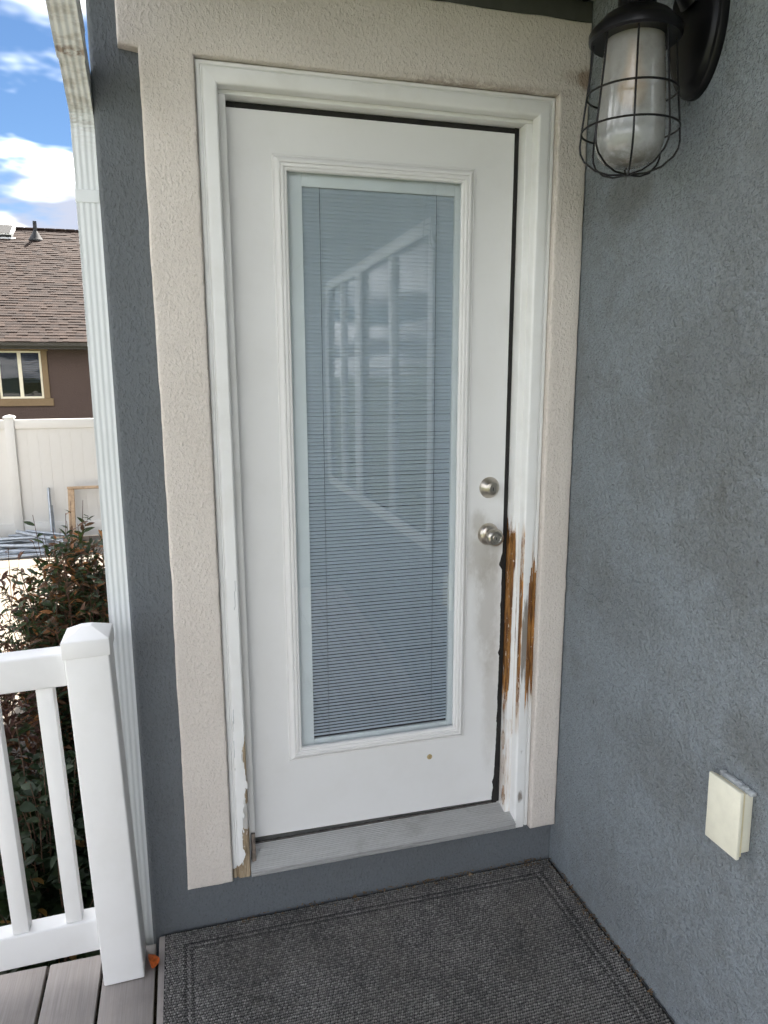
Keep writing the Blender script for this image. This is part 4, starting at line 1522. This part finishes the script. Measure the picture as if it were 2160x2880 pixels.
# wooden frame leaning on the fence
wf = empty('wooden_frame', (-1.3, 9.75, GZ), 'pale lumber frame leaning against the white fence', 'wooden frame')
shear = Matrix.Translation((-1.75, 9.66, GZ)) @ Matrix.Rotation(R(-14), 4, 'X')
box('side_rail', (-0.045, -0.02, 0.0), (0.045, 0.02, 0.80), M_lumber, wf, 0.003, 1, shear)
box('side_rail', (0.955, -0.02, 0.0), (1.045, 0.02, 0.80), M_lumber, wf, 0.003, 1, shear)
box('top_plate', (-0.047, -0.045, 0.8005), (1.047, 0.045, 0.839), M_lumber, wf, 0.003, 1, shear)
box('bottom_plate', (-0.047, -0.045, -0.0395), (1.047, 0.045, -0.0005), M_lumber, wf, 0.003, 1, shear)

# ------------------------------------------------------------------ neighbour's house
nh = empty('neighbour_house', (-6, 18.5, GZ), 'brown stucco house with shingle roof behind the white fence', 'house')
NX0, NX1, NY = -12.5, 3.0, 18.0
wx0, wx1, wz0, wz1 = -4.34, -3.347, 0.953, 2.11
vs, fs = [], []
gx, gz = [NX0, wx0, wx1, NX1], [GZ - 0.02, wz0, wz1, 2.42]
for xv in gx:
    for zv in gz:
        vs.append((xv, NY, zv))
for i in range(3):
    for j in range(3):
        if i == 1 and j == 1:
            continue
        fs.append((4 * i + j, 4 * i + 4 + j, 4 * i + 5 + j, 4 * i + 1 + j))
b = len(vs)
vs += [(NX0, NY + 12, GZ), (NX0, NY + 12, 2.42), (NX1, NY + 12, GZ), (NX1, NY + 12, 2.42)]
fs += [(0, 3, b + 1, b), (12, b + 2, b + 3, 15), (b, b + 1, b + 3, b + 2)]
mesh('wall', vs, fs, M_brown, nh)
win = box('window', (wx0, NY - 0.01, wz0), (wx1, NY + 0.02, wz0 + 0.05), M_frame, nh, 0.004, 1)
for lo, hi in (((wx0, wz1 - 0.045), (wx1, wz1)), ((wx0, wz0 + 0.051), (wx0 + 0.05, wz1 - 0.046)), ((wx1 - 0.05, wz0 + 0.051), (wx1, wz1 - 0.046)), ((-3.885, wz0 + 0.051), (-3.805, wz1 - 0.046))):
    box('frame', (lo[0], NY - 0.01, lo[1]), (hi[0], NY + 0.02, hi[1]), M_frame, win, 0.004, 1)
box('pane', (wx0 + 0.0505, NY + 0.012, wz0 + 0.0515), (-3.8855, NY + 0.016, wz1 - 0.0465), M_pane, win, 0)
box('pane', (-3.8045, NY + 0.012, wz0 + 0.0515), (wx1 - 0.0505, NY + 0.016, wz1 - 0.0465), M_pane, win, 0)
box('screen', (wx0 + 0.04, NY + 0.022, wz0 + 0.04), (-3.83, NY + 0.026, wz1 - 0.04), simple('dark insect screen', (0.03, 0.036, 0.04), 0.9), win, 0)
for k in range(13):
    z = wz1 - 0.09 - k * 0.055
    box('blind_slat', (-3.80, NY + 0.06, z - 0.021), (wx1 - 0.05, NY + 0.075, z + 0.021), M_nblind, win, 0.004, 1)
box('room', (wx0 - 0.3, NY + 0.5, 0.6), (wx1 + 0.3, NY + 0.52, 2.4), M_dark, win, 0)
# stucco trim round the window
box('window_trim', (-4.50, NY - 0.05, wz1 + 0.001), (-3.175, NY - 0.001, 2.215), M_tan, nh, 0.005, 1)
box('window_trim', (wx1 + 0.001, NY - 0.045, wz0 + 0.001), (-3.205, NY - 0.001, wz1), M_tan, nh, 0.005, 1)
box('window_trim', (-4.47, NY - 0.045, wz0 + 0.001), (wx0 - 0.001, NY - 0.001, wz1), M_tan, nh, 0.005, 1)
box('window_sill', (-4.55, NY - 0.06, 0.770), (-3.135, NY - 0.001, wz0), M_tan, nh, 0.005, 1)
box('soffit', (NX0 - 0.3, 17.52, 2.21), (NX1 + 0.3, NY, 2.225), M_ngut, nh, 0)
box('fascia', (NX0 - 0.3, 17.497, 2.14), (NX1 + 0.3, 17.5195, 2.32), M_ngut, nh, 0)
extrude('gutter', [(17.49, 2.175), (17.43, 2.175), (17.405, 2.22), (17.395, 2.295), (17.402, 2.295), (17.412, 2.22), (17.435, 2.183), (17.483, 2.183), (17.483, 2.295), (17.49, 2.295)], 0, NX0 - 0.3, NX1 + 0.3, M_ngut, nh)
RS = 0.583
RY0, RZ0, RY1 = 17.40, 2.315, 23.6
RZ1 = RZ0 + RS * (RY1 - RY0)
roof = mesh('roof', [(NX0 - 0.3, RY0, RZ0), (NX1 + 0.3, RY0, RZ0), (NX1 + 0.3, RY1, RZ1), (NX0 - 0.3, RY1, RZ1), (NX0 - 0.3, 30.4, RZ0), (NX1 + 0.3, 30.4, RZ0)],
            [(0, 1, 2, 3), (3, 2, 5, 4)], M_shing_under, nh)
sa_ = math.atan(RS)
sl = math.hypot(RY1 - RY0, RZ1 - RZ0)
ex = 0.1436
nc = int(sl / ex)
ud = Vector((0, math.cos(sa_), math.sin(sa_)))
un = Vector((0, -math.sin(sa_), math.cos(sa_)))
rsn = random.Random(9)
tabs_vis, tabs_rest = [], []
for c in range(nc + 1):
    x = NX0 - 0.3 - rsn.random() * 0.2
    while x < NX1 + 0.3:
        w = rsn.choice((0.14, 0.17, 0.2, 0.24, 0.30))
        th = rsn.choice((0.008, 0.008, 0.016, 0.02))
        x0, x1 = max(x, NX0 - 0.3), min(x + w, NX1 + 0.3)
        if x1 - x0 > 0.02:
            seen = -5.6 < x0 < -1.9
            (tabs_vis if (seen and len(tabs_vis) < 300) else tabs_rest).append((c, x0, x1, th, rsn.random()))
        x += w


def tab_geo(c, x0, x1, th, low=0.0):
    s0, s1 = c * ex - (0.03 if c == 0 else 0), min((c + 1) * ex + 0.03, sl + 0.02)
    o = Vector((0, RY0, RZ0))
    P = lambda x, s, h: Vector((x, 0, 0)) + o + ud * s + un * h
    v = [P(x0, s0, 0.001), P(x1, s0, 0.001), P(x1, s1, 0.0), P(x0, s1, 0.0),
         P(x0, s0, th + 0.006), P(x1, s0, th + 0.006), P(x1, s1, 0.004), P(x0, s1, 0.004)]
    f = [(4, 5, 6, 7), (0, 1, 5, 4), (1, 2, 6, 5), (3, 0, 4, 7)]
    return v, f


for c, x0, x1, th, tn in tabs_vis:
    v, f = tab_geo(c, x0, x1, th)
    mesh('shingle', v, f, M_shingle, roof, False, {'tone': [0.0] * 8})
vs, fs, tn_ = [], [], []
for c, x0, x1, th, tn in tabs_rest:
    v, f = tab_geo(c, x0, x1, th)
    b = len(vs)
    vs += v
    fs += [tuple(b + i for i in q) for q in f]
    tn_ += [tn] * 8
tag(mesh('shingle_field', vs, fs, M_shingle, roof, False, {'tone': tn_}), kind='stuff')
x = NX0 - 0.3
while x < NX1:
    box('ridge_cap', (x + 0.003, RY1 - 0.12, RZ1 - 0.02), (x + 0.287, RY1 + 0.12, RZ1 + 0.03 + rsn.uniform(0, 0.004)), M_shingle, roof, 0.02, 2)
    x += 0.29
# plumbing vent and skylight on the roof
vp = Vector((-4.003, 22.944, RZ0 + RS * (22.944 - RY0)))
vent = lathe('vent_pipe', [(0.0, 0.50), (0.055, 0.50), (0.055, 0.08), (0.055, -0.05)], M_vent, nh, 16, vp)
lathe('flashing', [(0.058, 0.20), (0.065, 0.19), (0.16, 0.02), (0.22, -0.06), (0.22, -0.1)], M_vent, vent, 20, vp + Vector((0, 0, 0.02)))
skm = Matrix.Translation((-5.05, 22.95, RZ0 + RS * (22.95 - RY0))) @ Matrix.Rotation(sa_, 4, 'X')
skl = box('skylight', (-0.46, -0.05, 0.0), (0.42, 0.70, 0.13), M_skyl, nh, 0.02, 2, skm)
box('skylight_glass', (-0.40, -0.045, 0.1305), (0.36, 0.64, 0.14), M_dark, skl, 0.004, 1, skm)
box('skylight_flashing', (-0.56, -0.15, 0.012), (0.50, -0.051, 0.03), M_skyl, skl, 0.004, 1, skm)
box('skylight_front', (-0.43, -0.056, 0.03), (0.39, -0.0505, 0.105), M_dark, skl, 0, 1, skm)
